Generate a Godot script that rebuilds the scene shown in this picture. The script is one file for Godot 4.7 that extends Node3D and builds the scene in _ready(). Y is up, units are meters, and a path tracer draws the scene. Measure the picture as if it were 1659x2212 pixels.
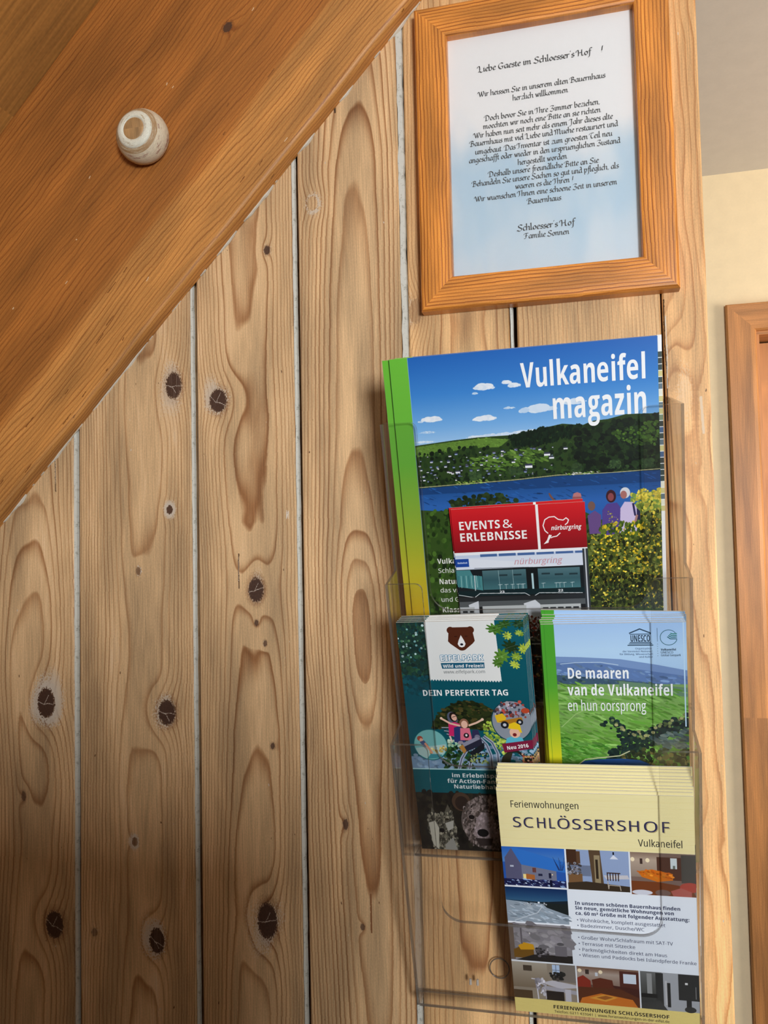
extends Node3D

# Corner of a farmhouse hallway: plank wall, sloping beam, framed letter and brochure holder.
# Metres, y up. The plank wall's face is z = 0, the camera stands 0.765 m in front of it.

const LEAN := 0.281        # how far the holder's pockets lean out per metre of height
const CEIL := 2.367
var rng := RandomNumberGenerator.new()
var mats := {}
var used := {}


func _ready() -> void:
	rng.seed = 7
	_camera_and_light()
	_room()
	_plank_wall()
	_beam()
	_knob()
	_picture()
	_holder()
	_magazines()
	_red_brochures()
	_park_brochures()
	_lake_brochures()
	_house_brochures()


# ------------------------------------------------------------------ camera and light
func _camera_and_light() -> void:
	var cam := Camera3D.new()
	cam.name = "camera"
	cam.keep_aspect = Camera3D.KEEP_HEIGHT
	cam.fov = 64.58
	cam.near = 0.02
	cam.far = 50.0
	add_child(cam)
	cam.transform = Transform3D(Basis(Vector3(0.970695, -0.020494, -0.239438), Vector3(0.030710, 0.998767, 0.039013), Vector3(0.238343, -0.045223, 0.970128)), Vector3(0, 1.5, 0.765))
	cam.current = true

	var sky_mat := ProceduralSkyMaterial.new()
	sky_mat.sky_top_color = Color(0.55, 0.68, 0.88)
	sky_mat.sky_horizon_color = Color(0.86, 0.90, 0.95)
	sky_mat.ground_bottom_color = Color(0.34, 0.36, 0.30)
	sky_mat.ground_horizon_color = Color(0.62, 0.64, 0.60)
	sky_mat.sky_energy_multiplier = 1.0
	var sky := Sky.new()
	sky.sky_material = sky_mat
	var env := Environment.new()
	env.background_mode = Environment.BG_SKY
	env.sky = sky
	env.background_energy_multiplier = 1.0
	env.tonemap_mode = Environment.TONE_MAPPER_LINEAR
	env.tonemap_exposure = 1.0
	env.sdfgi_enabled = true
	env.ssao_enabled = true
	env.ssil_enabled = true
	var we := WorldEnvironment.new()
	we.name = "environment"
	we.environment = env
	add_child(we)

	# daylight through an unseen window behind the camera, placed to light the plank wall, a soft source as large as its panes
	var day := AreaLight3D.new()
	day.name = "unseen_window_light"
	day.area_size = Vector2(WIN_X1 - WIN_X0 - 0.1, WIN_Y1 - WIN_Y0 - 0.1)
	day.area_normalize_energy = true
	day.light_color = Color(0.97, 0.985, 1.0)
	day.light_energy = 5.2
	day.shadow_enabled = true
	day.area_range = 9.0
	add_child(day)
	day.position = Vector3((WIN_X0 + WIN_X1) / 2, (WIN_Y0 + WIN_Y1) / 2, NEAR_Z + 0.04)

	# daylight from an unseen passage window, placed to brighten the far wall and ceiling
	var side := AreaLight3D.new()
	side.name = "unseen_passage_light"
	side.area_size = Vector2(HALL_Z1 - HALL_Z0 - 0.1, HALL_Y1 - HALL_Y0 - 0.1)
	side.area_normalize_energy = true
	side.light_color = Color(1.0, 0.97, 0.92)
	side.light_energy = 2.35
	side.shadow_enabled = true
	side.area_range = 9.0
	add_child(side)
	side.position = Vector3(RIGHT_X + 0.04, (HALL_Y0 + HALL_Y1) / 2, (HALL_Z0 + HALL_Z1) / 2)
	side.rotation.y = PI / 2


const NEAR_Z := 2.2        # the wall behind the camera
const RIGHT_X := 1.55
const WIN_X0 := 0.58
const WIN_X1 := 1.12
const WIN_Y0 := 1.34
const WIN_Y1 := 1.92
const HALL_Z0 := -0.95
const HALL_Z1 := -0.25
const HALL_Y0 := 1.05
const HALL_Y1 := 2.05


# ------------------------------------------------------------------ helpers
func thing(called: String, label := "", category := "", group := "") -> Node3D:
	var o := Node3D.new()
	o.name = _numbered(called)
	add_child(o)
	_tag(o, label, category, group)
	return o


func _tag(o: Node, label: String, category: String, group := "", kind := "") -> void:
	if label:
		o.set_meta("label", label)
	if category:
		o.set_meta("category", category)
	if group:
		o.set_meta("group", group)
	if kind:
		o.set_meta("kind", kind)


func _numbered(called: String) -> String:
	var n: int = used.get(called, 0)
	used[called] = n + 1
	return called if n == 0 else "%s_%03d" % [called, n]


func obj(called: String, mesh: Mesh, m, parent: Node, at := Vector3.ZERO) -> MeshInstance3D:
	var o := MeshInstance3D.new()
	o.name = called if parent != self else _numbered(called)
	o.mesh = mesh
	o.position = at
	if m is Array:
		for k in mini(m.size(), mesh.get_surface_count()):
			o.set_surface_override_material(k, m[k])
	else:
		o.material_override = m
	parent.add_child(o, true)
	return o


func rgb(r: float, g: float, b: float) -> Color:
	return Color(r / 255.0, g / 255.0, b / 255.0)


func mat(c: Color, rough := 0.6, tex: Texture2D = null, relief := 0.0) -> StandardMaterial3D:
	var m := StandardMaterial3D.new()
	m.albedo_color = c
	m.roughness = rough
	if tex:
		m.albedo_texture = tex
		if relief > 0.0:
			m.heightmap_enabled = true
			m.heightmap_texture = tex
			m.heightmap_scale = relief
	return m


func box(size: Vector3) -> BoxMesh:
	var b := BoxMesh.new()
	b.size = size
	return b


func tri_quad(st: SurfaceTool, a: Vector3, b: Vector3, c: Vector3, d: Vector3, ua := Vector2.ZERO, ub := Vector2.ZERO, uc := Vector2.ZERO, ud := Vector2.ZERO) -> void:
	# a, b, c, d clockwise as seen from the front
	for k in [[a, ua], [b, ub], [c, uc], [a, ua], [c, uc], [d, ud]]:
		st.set_uv(k[1])
		st.add_vertex(k[0])


# a flat outline (x right, y up, anticlockwise) with thickness behind z = 0: surface 0 the two faces, surface 1 the edge
func sheet(pts: PackedVector2Array, depth: float, uv_size := Vector2.ONE, smooth_edge := true) -> ArrayMesh:
	if Geometry2D.is_polygon_clockwise(pts):
		pts.reverse()
	var mesh := ArrayMesh.new()
	var st := SurfaceTool.new()
	st.begin(Mesh.PRIMITIVE_TRIANGLES)
	var tri := Geometry2D.triangulate_polygon(pts)
	for side in 2:
		for k in range(0, tri.size(), 3):
			var v := [pts[tri[k]], pts[tri[k + 1]], pts[tri[k + 2]]]
			var area: float = (v[1] - v[0]).cross(v[2] - v[0])
			if (area > 0.0) == (side == 0):
				v = [v[0], v[2], v[1]]
			for p in v:
				st.set_normal(Vector3(0, 0, 1 if side == 0 else -1))
				st.set_uv(Vector2(p.x / uv_size.x, -p.y / uv_size.y))
				st.add_vertex(Vector3(p.x, p.y, 0.0 if side == 0 else -depth))
	st.commit(mesh)
	st = SurfaceTool.new()
	st.begin(Mesh.PRIMITIVE_TRIANGLES)
	var n := pts.size()
	for k in n:
		var p := pts[k]
		var q := pts[(k + 1) % n]
		st.set_smooth_group(-1)
		tri_quad(st, Vector3(p.x, p.y, 0), Vector3(p.x, p.y, -depth), Vector3(q.x, q.y, -depth), Vector3(q.x, q.y, 0))
	st.generate_normals()
	st.commit(mesh)
	return mesh


# a strip of moulding that runs along x from 0 to len: profile points are (offset from the outer edge, height above the wall)
func moulding(length: float, profile: Array, mitre0 := true, mitre1 := true, grain_len := 0.3) -> ArrayMesh:
	var st := SurfaceTool.new()
	st.begin(Mesh.PRIMITIVE_TRIANGLES)
	st.set_smooth_group(-1)
	var w: float = 0.0
	for p in profile:
		w = maxf(w, p[0])
	var cuts := 8
	for k in profile.size() - 1:
		var p = profile[k]
		var q = profile[k + 1]
		for c in cuts:
			var f0 := float(c) / cuts
			var f1 := float(c + 1) / cuts
			var x: Array = []
			for e in [[p, f0], [p, f1], [q, f1], [q, f0]]:
				var t: float = e[0][0]
				x.append(lerpf(t if mitre0 else 0.0, length - (t if mitre1 else 0.0), e[1]))
			tri_quad(st, Vector3(x[3], q[0], q[1]), Vector3(x[2], q[0], q[1]), Vector3(x[1], p[0], p[1]), Vector3(x[0], p[0], p[1]),
				Vector2(x[3] / grain_len, q[0] / w), Vector2(x[2] / grain_len, q[0] / w), Vector2(x[1] / grain_len, p[0] / w), Vector2(x[0] / grain_len, p[0] / w))
	# the two cut ends
	for e in 2:
		var a: Array = []
		for p in profile:
			var t: float = p[0]
			a.append(Vector3(length - (t if mitre1 else 0.0) if e else (t if mitre0 else 0.0), t, p[1]))
		for k in range(1, a.size() - 1):
			for v in [a[0], a[k], a[k + 1]] if e == 0 else [a[0], a[k + 1], a[k]]:
				st.set_uv(Vector2(v.x / grain_len, v.y / w))
				st.add_vertex(v)
	st.generate_normals()
	return st.commit()


func lathe(profile: Array, seg := 40) -> ArrayMesh:
	# profile: [radius, z], from the back to the front tip
	var st := SurfaceTool.new()
	st.begin(Mesh.PRIMITIVE_TRIANGLES)
	st.set_smooth_group(0)
	var n := profile.size()
	for i in n - 1:
		for j in seg:
			var a0 := TAU * j / seg
			var a1 := TAU * (j + 1) / seg
			var p = profile[i]
			var q = profile[i + 1]
			var v := [Vector3(cos(a0) * p[0], sin(a0) * p[0], p[1]), Vector3(cos(a0) * q[0], sin(a0) * q[0], q[1]), Vector3(cos(a1) * q[0], sin(a1) * q[0], q[1]), Vector3(cos(a1) * p[0], sin(a1) * p[0], p[1])]
			var s0 := float(i) / (n - 1)
			var s1 := float(i + 1) / (n - 1)
			var u0 := float(j) / seg
			var u1 := float(j + 1) / seg
			tri_quad(st, v[0], v[1], v[2], v[3], Vector2(u0, s0), Vector2(u0, s1), Vector2(u1, s1), Vector2(u1, s0))
	st.generate_normals()
	return st.commit()


func arc(c: Vector2, r: float, a0: float, a1: float, n := 6) -> PackedVector2Array:
	var out := PackedVector2Array()
	for k in n + 1:
		var a := lerpf(a0, a1, float(k) / n)
		out.append(c + Vector2(cos(a), sin(a)) * r)
	return out


# ------------------------------------------------------------------ wood
func _noise_bytes(w: int, h: int, small_w: int, small_h: int, freq: float, s: int) -> PackedByteArray:
	var n := FastNoiseLite.new()
	n.seed = s
	n.noise_type = FastNoiseLite.TYPE_SIMPLEX_SMOOTH
	n.frequency = freq
	n.fractal_octaves = 3
	var im := n.get_image(maxi(small_w, 4), maxi(small_h, 4), false, false, true)
	im.resize(w, h, Image.INTERPOLATE_CUBIC)
	return im.get_data()


func _along(list: Array, t: float) -> float:
	# smooth curve through [position, value] pairs sorted by position
	var n := list.size()
	if t <= list[0][0]:
		return list[0][1]
	for k in n - 1:
		if t < list[k + 1][0]:
			var f: float = (t - list[k][0]) / (list[k + 1][0] - list[k][0])
			return cubic_interpolate(list[k][1], list[k + 1][1], list[maxi(k - 1, 0)][1], list[mini(k + 2, n - 1)][1], f)
	return list[n - 1][1]


# A sawn board as the cut through a trunk: ring number = distance from the pith, which runs at depth o.pith (in rings) behind
# the face along the line o.centre; knots push the rings aside. Grain runs along the picture's height; sizes in metres.
func wood(w: int, h: int, o: Dictionary) -> Image:
	var wm: float = o.wm
	var hm: float = o.hm
	var sd: int = o.seed
	var fib := _noise_bytes(w, h, w, h / 24, 0.30, sd)
	var fine := _noise_bytes(w, h, w, h, 0.22, sd + 1)
	var mot := _noise_bytes(w, h, w / 10, h / 40, 0.09, sd + 2)
	var wrp := _noise_bytes(w, h, w / 12, h / 24, 0.07, sd + 3)
	var la: Color = o.light
	var da: Color = o.dark
	var lr := la.r * 255.0
	var lg := la.g * 255.0
	var lb := la.b * 255.0
	var dr := da.r * 255.0
	var dg := da.g * 255.0
	var db := da.b * 255.0
	var p: float = o.get("power", 1.4)
	var al: float = o.left
	var ar: float = o.right
	var warp: float = o.get("warp", 0.35)
	var heart: bool = o.get("heart", false)
	var contrast: float = o.get("contrast", 1.0)
	var wash: float = o.get("wash", 0.0)
	var begin: float = o.get("begin", 0.55)
	var sap: Array = o.get("sap", [])
	var knots: Array = o.get("knots", [])
	var amp := PackedFloat32Array()
	var r2 := RandomNumberGenerator.new()
	r2.seed = sd
	for k in 600:
		amp.append(r2.randf_range(0.45, 1.0))
	var lateral := PackedFloat32Array()
	var span := int(w * 1.5)
	lateral.resize(span * 2 + 1)
	for k in span * 2 + 1:
		var u := (k - span) * wm / w
		lateral[k] = (al if u < 0.0 else ar) * pow(absf(u), p)
	var data := PackedByteArray()
	data.resize(w * h * 3)
	for y in h:
		var v := (y + 0.5) / h * hm
		var pith := _along(o.pith, v)
		var pith2 := pith * pith
		var cx := int(_along(o.centre, v) / wm * w)
		var near := []
		for kn in knots:
			if absf(v - kn[1]) < kn[3] * 4.5:
				near.append(kn)
		var row := y * w
		for x in w:
			var i := row + x
			var lt := lateral[clampi(x - cx + span, 0, span * 2)]
			var f := sqrt(pith2 + lt * lt) + (wrp[i] - 128) * 0.0078 * warp
			var knot := 0.0
			var halo := 0.0
			var white := 0.0
			if near:
				var u := (x + 0.5) / w * wm
				for kn in near:
					var du: float = (u - kn[0]) / kn[2]
					var dv: float = (v - kn[1]) / kn[3]
					var d2 := du * du + dv * dv
					if d2 < 20.0:
						f += kn[6] * exp(-d2 * 0.22)
						var d := sqrt(d2) + (fine[i] - 128) * 0.0014
						if d < 1.0:
							knot = clampf((1.0 - d) * 5.0, 0.0, 1.0) * kn[4]
						elif d < 1.45:
							halo = maxf(halo, (1.45 - d) * kn[4])
						if kn[5] > 0.0 and d > 0.9 and d < 2.7:
							var around: float = clampf((2.7 - d) / 1.7, 0.0, 1.0) * kn[5]
							if fine[i] * 0.35 + mot[i] * 0.2 + wrp[i] * 0.45 > 184.0 - around * 88.0:
								white = maxf(white, 0.75 * around + 0.15)
			var ring := int(f)
			var t := f - ring
			var late := 0.0
			if t > begin:
				late = (t - begin) / (0.90 - begin)
				late = minf(late * late, 1.0)
			if t > 0.93:
				late *= (1.0 - t) / 0.07
			late *= amp[clampi(ring + 1, 0, 599)] * contrast
			if heart and f < 1.0:
				late = 0.55 + 0.3 * late
			var tone := 1.0 + (fib[i] - 128) * 0.0009 + (mot[i] - 128) * 0.0011 + (fine[i] - 128) * 0.0004
			var r := (lr + (dr - lr) * late) * tone
			var g := (lg + (dg - lg) * late) * tone
			var b := (lb + (db - lb) * late) * tone
			if sap:
				var s := clampf((x - sap[0] * w + (mot[i] - 128) * 0.12) / (w * 0.03), 0.0, 1.0)
				r += (sap[1] - 1.0) * r * s
				g += (sap[2] - 1.0) * g * s
				b += (sap[3] - 1.0) * b * s
			if halo > 0.0:
				r *= 1.0 - halo * 0.35
				g *= 1.0 - halo * 0.45
				b *= 1.0 - halo * 0.5
			if knot > 0.0:
				var kt := 0.85 + 0.3 * (fine[i] / 255.0)
				r = lerpf(r, 74.0 * kt, knot)
				g = lerpf(g, 50.0 * kt, knot)
				b = lerpf(b, 38.0 * kt, knot)
			if wash > 0.0 and fib[i] * 0.5 + mot[i] * 0.5 > 168:
				white = maxf(white, wash * (fib[i] * 0.5 + mot[i] * 0.5 - 168) / 60.0)
			if white > 0.0:
				r = lerpf(r, 214.0, white)
				g = lerpf(g, 204.0, white)
				b = lerpf(b, 190.0, white)
			var j := i * 3
			data[j] = clampi(int(r), 0, 255)
			data[j + 1] = clampi(int(g), 0, 255)
			data[j + 2] = clampi(int(b), 0, 255)
	return Image.create_from_data(w, h, false, Image.FORMAT_RGB8, data)


func tex_of(im: Image) -> ImageTexture:
	return ImageTexture.create_from_image(im)


func turned(im: Image) -> Image:
	im.rotate_90(CLOCKWISE)
	return im


# light cracks and nail marks scratched into a board picture; coordinates in metres from its top left
func scratch(im: Image, o: Dictionary, pts: Array, c: Color, px := 1) -> void:
	var sx: float = im.get_width() / o.wm
	var sy: float = im.get_height() / o.hm
	for k in range(0, pts.size() - 2, 2):
		var a := Vector2(pts[k] * sx, pts[k + 1] * sy)
		var b := Vector2(pts[k + 2] * sx, pts[k + 3] * sy)
		var n := int(a.distance_to(b)) + 1
		for q in n + 1:
			var at := a.lerp(b, float(q) / n) + Vector2(rng.randf_range(-0.4, 0.4), rng.randf_range(-0.4, 0.4))
			im.fill_rect(Rect2i(int(at.x), int(at.y), px, px), c)


# ------------------------------------------------------------------ the room
func struct(called: String, mesh: Mesh, m, at := Vector3.ZERO) -> MeshInstance3D:
	var o := obj(called, mesh, m, self, at)
	o.set_meta("kind", "structure")
	return o


func slab(called: String, lo: Vector3, hi: Vector3, m, parent: Node = self) -> MeshInstance3D:
	var o := obj(called, box(hi - lo), m, parent, (lo + hi) / 2)
	if parent == self:
		o.set_meta("kind", "structure")
	return o


func plaster(c: Color, s: int) -> StandardMaterial3D:
	var n := _noise_bytes(512, 512, 512, 512, 0.03, s)
	var f := _noise_bytes(512, 512, 512, 512, 0.2, s + 5)
	var data := PackedByteArray()
	data.resize(512 * 512 * 3)
	for i in 512 * 512:
		var t := 1.0 + (n[i] - 128) * 0.00010 + (f[i] - 128) * 0.00006
		data[i * 3] = clampi(int(c.r * 255 * t), 0, 255)
		data[i * 3 + 1] = clampi(int(c.g * 255 * t), 0, 255)
		data[i * 3 + 2] = clampi(int(c.b * 255 * t), 0, 255)
	var m := mat(Color.WHITE, 0.85, tex_of(Image.create_from_data(512, 512, false, Image.FORMAT_RGB8, data)))
	m.uv1_triplanar = true
	m.uv1_world_triplanar = true
	m.uv1_scale = Vector3(1.4, 1.4, 1.4)
	return m


func _room() -> void:
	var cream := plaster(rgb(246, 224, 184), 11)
	var unseen_dark := plaster(rgb(44, 36, 30), 13)  # walls out of view, nearly black to hold down bounced light
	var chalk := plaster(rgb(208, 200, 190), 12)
	var z0 := -1.25
	var z1 := NEAR_Z
	var xl := -1.6
	var tile := mat(rgb(48, 36, 28), 0.5, null)  # floor out of view, dark so little light bounces up
	slab("floor", Vector3(xl - 0.1, -0.1, z0 - 0.3), Vector3(RIGHT_X + 0.1, 0, z1 + 0.2), tile)
	slab("ceiling", Vector3(xl - 0.1, CEIL, z0 - 0.3), Vector3(RIGHT_X + 0.1, CEIL + 0.15, z1 + 0.2), chalk)
	slab("wall_left", Vector3(xl - 0.1, 0, z0 - 0.3), Vector3(xl, CEIL, z1 + 0.2), unseen_dark)

	# the far wall of the passage, with its door
	var dx0 := 0.401
	var dx1 := 1.16
	var dy := 1.986
	var far := Node3D.new()
	far.name = "wall_far"
	far.set_meta("kind", "structure")
	add_child(far)
	slab("masonry", Vector3(xl, 0, z0 - 0.2), Vector3(dx0, CEIL, z0), cream, far)
	slab("masonry", Vector3(dx1, 0, z0 - 0.2), Vector3(RIGHT_X, CEIL, z0), cream, far)
	slab("masonry", Vector3(dx0, dy, z0 - 0.2), Vector3(dx1, CEIL, z0), cream, far)

	var trim_wood := wood(160, 1024, {"wm": 0.08, "hm": 1.1, "seed": 90, "pith": [[0, 2.0], [1.1, 5.0]], "centre": [[0, 0.05], [1.1, 0.03]], "left": 900.0, "right": 900.0, "power": 1.5,
		"light": rgb(190, 130, 74), "dark": rgb(166, 106, 54), "contrast": 0.5})
	var tm := mat(Color.WHITE, 0.45, tex_of(turned(trim_wood)), 0.01)
	var door := Node3D.new()
	door.name = "door_1"
	door.set_meta("kind", "structure")
	add_child(door)
	door.position = Vector3(0, 0, z0)
	var prof := [[0.0, 0.0], [0.0, 0.014], [0.003, 0.017], [0.052, 0.017], [0.060, 0.014], [0.064, 0.010], [0.064, 0.0]]
	var jamb := moulding(2.05, prof, false, true, 1.1)
	var head := moulding(dx1 - dx0 + 0.128, prof, true, true, 1.1)
	var c1 := obj("door_casing", jamb, tm, door, Vector3(dx0 - 0.064, 0, 0))
	c1.basis = Basis(Vector3(0, 1, 0), Vector3(1, 0, 0), Vector3(0, 0, 1))
	var c2 := obj("door_casing", head, tm, door, Vector3(dx0 - 0.064, 2.05, 0))
	c2.basis = Basis(Vector3(1, 0, 0), Vector3(0, -1, 0), Vector3(0, 0, 1))
	var c3 := obj("door_casing", jamb, tm, door, Vector3(dx1 + 0.064, 0, 0))
	c3.basis = Basis(Vector3(0, 1, 0), Vector3(-1, 0, 0), Vector3(0, 0, 1))
	slab("door_lining", Vector3(dx0, 0, -0.2), Vector3(dx0 + 0.008, dy, 0), tm, door)
	slab("door_lining", Vector3(dx1 - 0.008, 0, -0.2), Vector3(dx1, dy, 0), tm, door)
	slab("door_lining", Vector3(dx0, dy - 0.008, -0.2), Vector3(dx1, dy, 0), tm, door)
	slab("door_leaf", Vector3(dx0 + 0.009, 0.006, -0.115), Vector3(dx1 - 0.009, dy - 0.012, -0.075), tm, door)
	slab("door_panel", Vector3(dx0 + 0.11, 0.2, -0.075), Vector3(dx1 - 0.11, 0.95, -0.068), tm, door)
	slab("door_panel", Vector3(dx0 + 0.11, 1.1, -0.075), Vector3(dx1 - 0.11, dy - 0.13, -0.068), tm, door)

	# the wall behind the camera with the unseen window that lights the place
	var right := Node3D.new()
	right.name = "wall_right"
	right.set_meta("kind", "structure")
	add_child(right)
	var rx := RIGHT_X + 0.2
	slab("masonry", Vector3(RIGHT_X, 0, z0 - 0.3), Vector3(rx, CEIL, HALL_Z0), cream, right)
	slab("masonry", Vector3(RIGHT_X, 0, HALL_Z1), Vector3(rx, CEIL, z1 + 0.2), unseen_dark, right)
	slab("masonry", Vector3(RIGHT_X, 0, HALL_Z0), Vector3(rx, HALL_Y0, HALL_Z1), cream, right)
	slab("masonry", Vector3(RIGHT_X, HALL_Y1, HALL_Z0), Vector3(rx, CEIL, HALL_Z1), cream, right)
	var near := Node3D.new()
	near.name = "wall_near"
	near.set_meta("kind", "structure")
	add_child(near)
	slab("masonry", Vector3(xl, 0, z1), Vector3(WIN_X0, CEIL, z1 + 0.2), unseen_dark, near)
	slab("masonry", Vector3(WIN_X1, 0, z1), Vector3(RIGHT_X, CEIL, z1 + 0.2), unseen_dark, near)
	slab("masonry", Vector3(WIN_X0, 0, z1), Vector3(WIN_X1, WIN_Y0, z1 + 0.2), unseen_dark, near)
	slab("masonry", Vector3(WIN_X0, WIN_Y1, z1), Vector3(WIN_X1, CEIL, z1 + 0.2), unseen_dark, near)
	var win := Node3D.new()
	win.name = "unseen_window_1"  # out of view behind the camera, lights the plank wall
	win.set_meta("kind", "structure")
	add_child(win)
	var white := mat(rgb(232, 230, 222), 0.4)
	var a := z1 + 0.07
	var b := z1 + 0.12
	slab("window_frame", Vector3(WIN_X0, WIN_Y0, a), Vector3(WIN_X1, WIN_Y0 + 0.05, b), white, win)
	slab("window_frame", Vector3(WIN_X0, WIN_Y1 - 0.05, a), Vector3(WIN_X1, WIN_Y1, b), white, win)
	slab("window_frame", Vector3(WIN_X0, WIN_Y0 + 0.05, a), Vector3(WIN_X0 + 0.05, WIN_Y1 - 0.05, b), white, win)
	slab("window_frame", Vector3(WIN_X1 - 0.05, WIN_Y0 + 0.05, a), Vector3(WIN_X1, WIN_Y1 - 0.05, b), white, win)
	var glass := StandardMaterial3D.new()
	glass.albedo_color = Color(0.95, 0.97, 0.97, 0.02)
	glass.transparency = BaseMaterial3D.TRANSPARENCY_ALPHA
	glass.roughness = 0.02
	mats["glass"] = glass
	slab("window_pane", Vector3(WIN_X0 + 0.05, WIN_Y0 + 0.05, a + 0.022), Vector3(WIN_X1 - 0.05, WIN_Y1 - 0.05, a + 0.027), glass, win)

	var hall := Node3D.new()
	hall.name = "unseen_window_2"  # out of view, placed to light the passage wall and ceiling
	hall.set_meta("kind", "structure")
	add_child(hall)
	a = RIGHT_X + 0.07
	b = RIGHT_X + 0.12
	slab("window_frame", Vector3(a, HALL_Y0, HALL_Z0), Vector3(b, HALL_Y0 + 0.05, HALL_Z1), white, hall)
	slab("window_frame", Vector3(a, HALL_Y1 - 0.05, HALL_Z0), Vector3(b, HALL_Y1, HALL_Z1), white, hall)
	slab("window_frame", Vector3(a, HALL_Y0 + 0.05, HALL_Z0), Vector3(b, HALL_Y1 - 0.05, HALL_Z0 + 0.05), white, hall)
	slab("window_frame", Vector3(a, HALL_Y0 + 0.05, HALL_Z1 - 0.05), Vector3(b, HALL_Y1 - 0.05, HALL_Z1), white, hall)
	slab("window_pane", Vector3(a + 0.022, HALL_Y0 + 0.05, HALL_Z0 + 0.05), Vector3(a + 0.027, HALL_Y1 - 0.05, HALL_Z1 - 0.05), glass, hall)

	# unseen blocker, in place of a person, placed to shade the wall's lower left
	var oak := mat(rgb(44, 30, 22), 0.5)  # very dark, so the blocker throws little light back
	var blocker := thing("unseen_blocker", "unseen dark blocker behind the viewpoint, shading the lower left of the plank wall", "unseen_blocker")
	blocker.position = Vector3(-0.29, 0, 1.07)
	var cw := 0.485
	var ch := 1.44
	slab("body", Vector3(-cw, 0.06, -0.2), Vector3(cw, ch - 0.025, 0.2), oak, blocker)
	slab("plinth", Vector3(0.02 - cw, 0, -0.18), Vector3(cw - 0.02, 0.06, 0.18), oak, blocker)
	slab("top_board", Vector3(-cw - 0.015, ch - 0.025, -0.215), Vector3(cw + 0.015, ch, 0.215), oak, blocker)
	for k in 2:
		var leaf := slab("door", Vector3((k - 1) * cw + 0.006, 0.09, 0.2), Vector3(k * cw - 0.006, ch - 0.05, 0.218), oak, blocker)
		slab("knob", Vector3(-0.012, -0.012, 0.0), Vector3(0.012, 0.012, 0.03), mat(rgb(150, 120, 60), 0.3), leaf).position += Vector3(0.17 - k * 0.34, 0, 0.009)


# ------------------------------------------------------------------ the plank wall
const TOP := 2.23
const TALL := 1.28


func _plank_mesh(w: float, t: float, y0: float, y1: float) -> ArrayMesh:
	var c := 0.0014
	var prof := [Vector2(0, -t), Vector2(0, -c), Vector2(c, 0), Vector2(w / 3, 0), Vector2(w * 2 / 3, 0), Vector2(w - c, 0), Vector2(w, -c), Vector2(w, -t)]
	var st := SurfaceTool.new()
	st.begin(Mesh.PRIMITIVE_TRIANGLES)
	st.set_smooth_group(-1)
	var cuts := [y0, (y0 + y1) / 2, y1]
	for k in prof.size() - 1:
		var p: Vector2 = prof[k]
		var q: Vector2 = prof[k + 1]
		for j in cuts.size() - 1:
			var lo: float = cuts[j]
			var hi: float = cuts[j + 1]
			tri_quad(st, Vector3(p.x, hi, p.y), Vector3(q.x, hi, q.y), Vector3(q.x, lo, q.y), Vector3(p.x, lo, p.y),
				Vector2(p.x / w, (TOP - hi) / TALL), Vector2(q.x / w, (TOP - hi) / TALL), Vector2(q.x / w, (TOP - lo) / TALL), Vector2(p.x / w, (TOP - lo) / TALL))
	st.generate_normals()
	return st.commit()


# a ragged ribbon of old filler in a joint, along y
func _filler_mesh(y0: float, y1: float, w: float, rag: float, s: int, step := 0.006) -> ArrayMesh:
	var n := FastNoiseLite.new()
	n.seed = s
	n.frequency = 28.0
	var st := SurfaceTool.new()
	st.begin(Mesh.PRIMITIVE_TRIANGLES)
	st.set_smooth_group(-1)
	var count := int((y1 - y0) / step)
	var prev := []
	for k in count + 1:
		var y := lerpf(y0, y1, float(k) / count)
		var l := n.get_noise_2d(y, 3.0) * rag - w / 2
		var r := n.get_noise_2d(y, 9.0) * rag + w / 2
		var zz := n.get_noise_2d(y, 15.0) * 0.0005
		var row := [Vector3(l, y, -0.004), Vector3(l + 0.0004, y, zz), Vector3(r - 0.0006, y, zz - 0.0004), Vector3(r, y, -0.004)]
		if prev:
			for e in 3:
				tri_quad(st, row[e], row[e + 1], prev[e + 1], prev[e])
		prev = row
	st.generate_normals()
	return st.commit()


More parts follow.
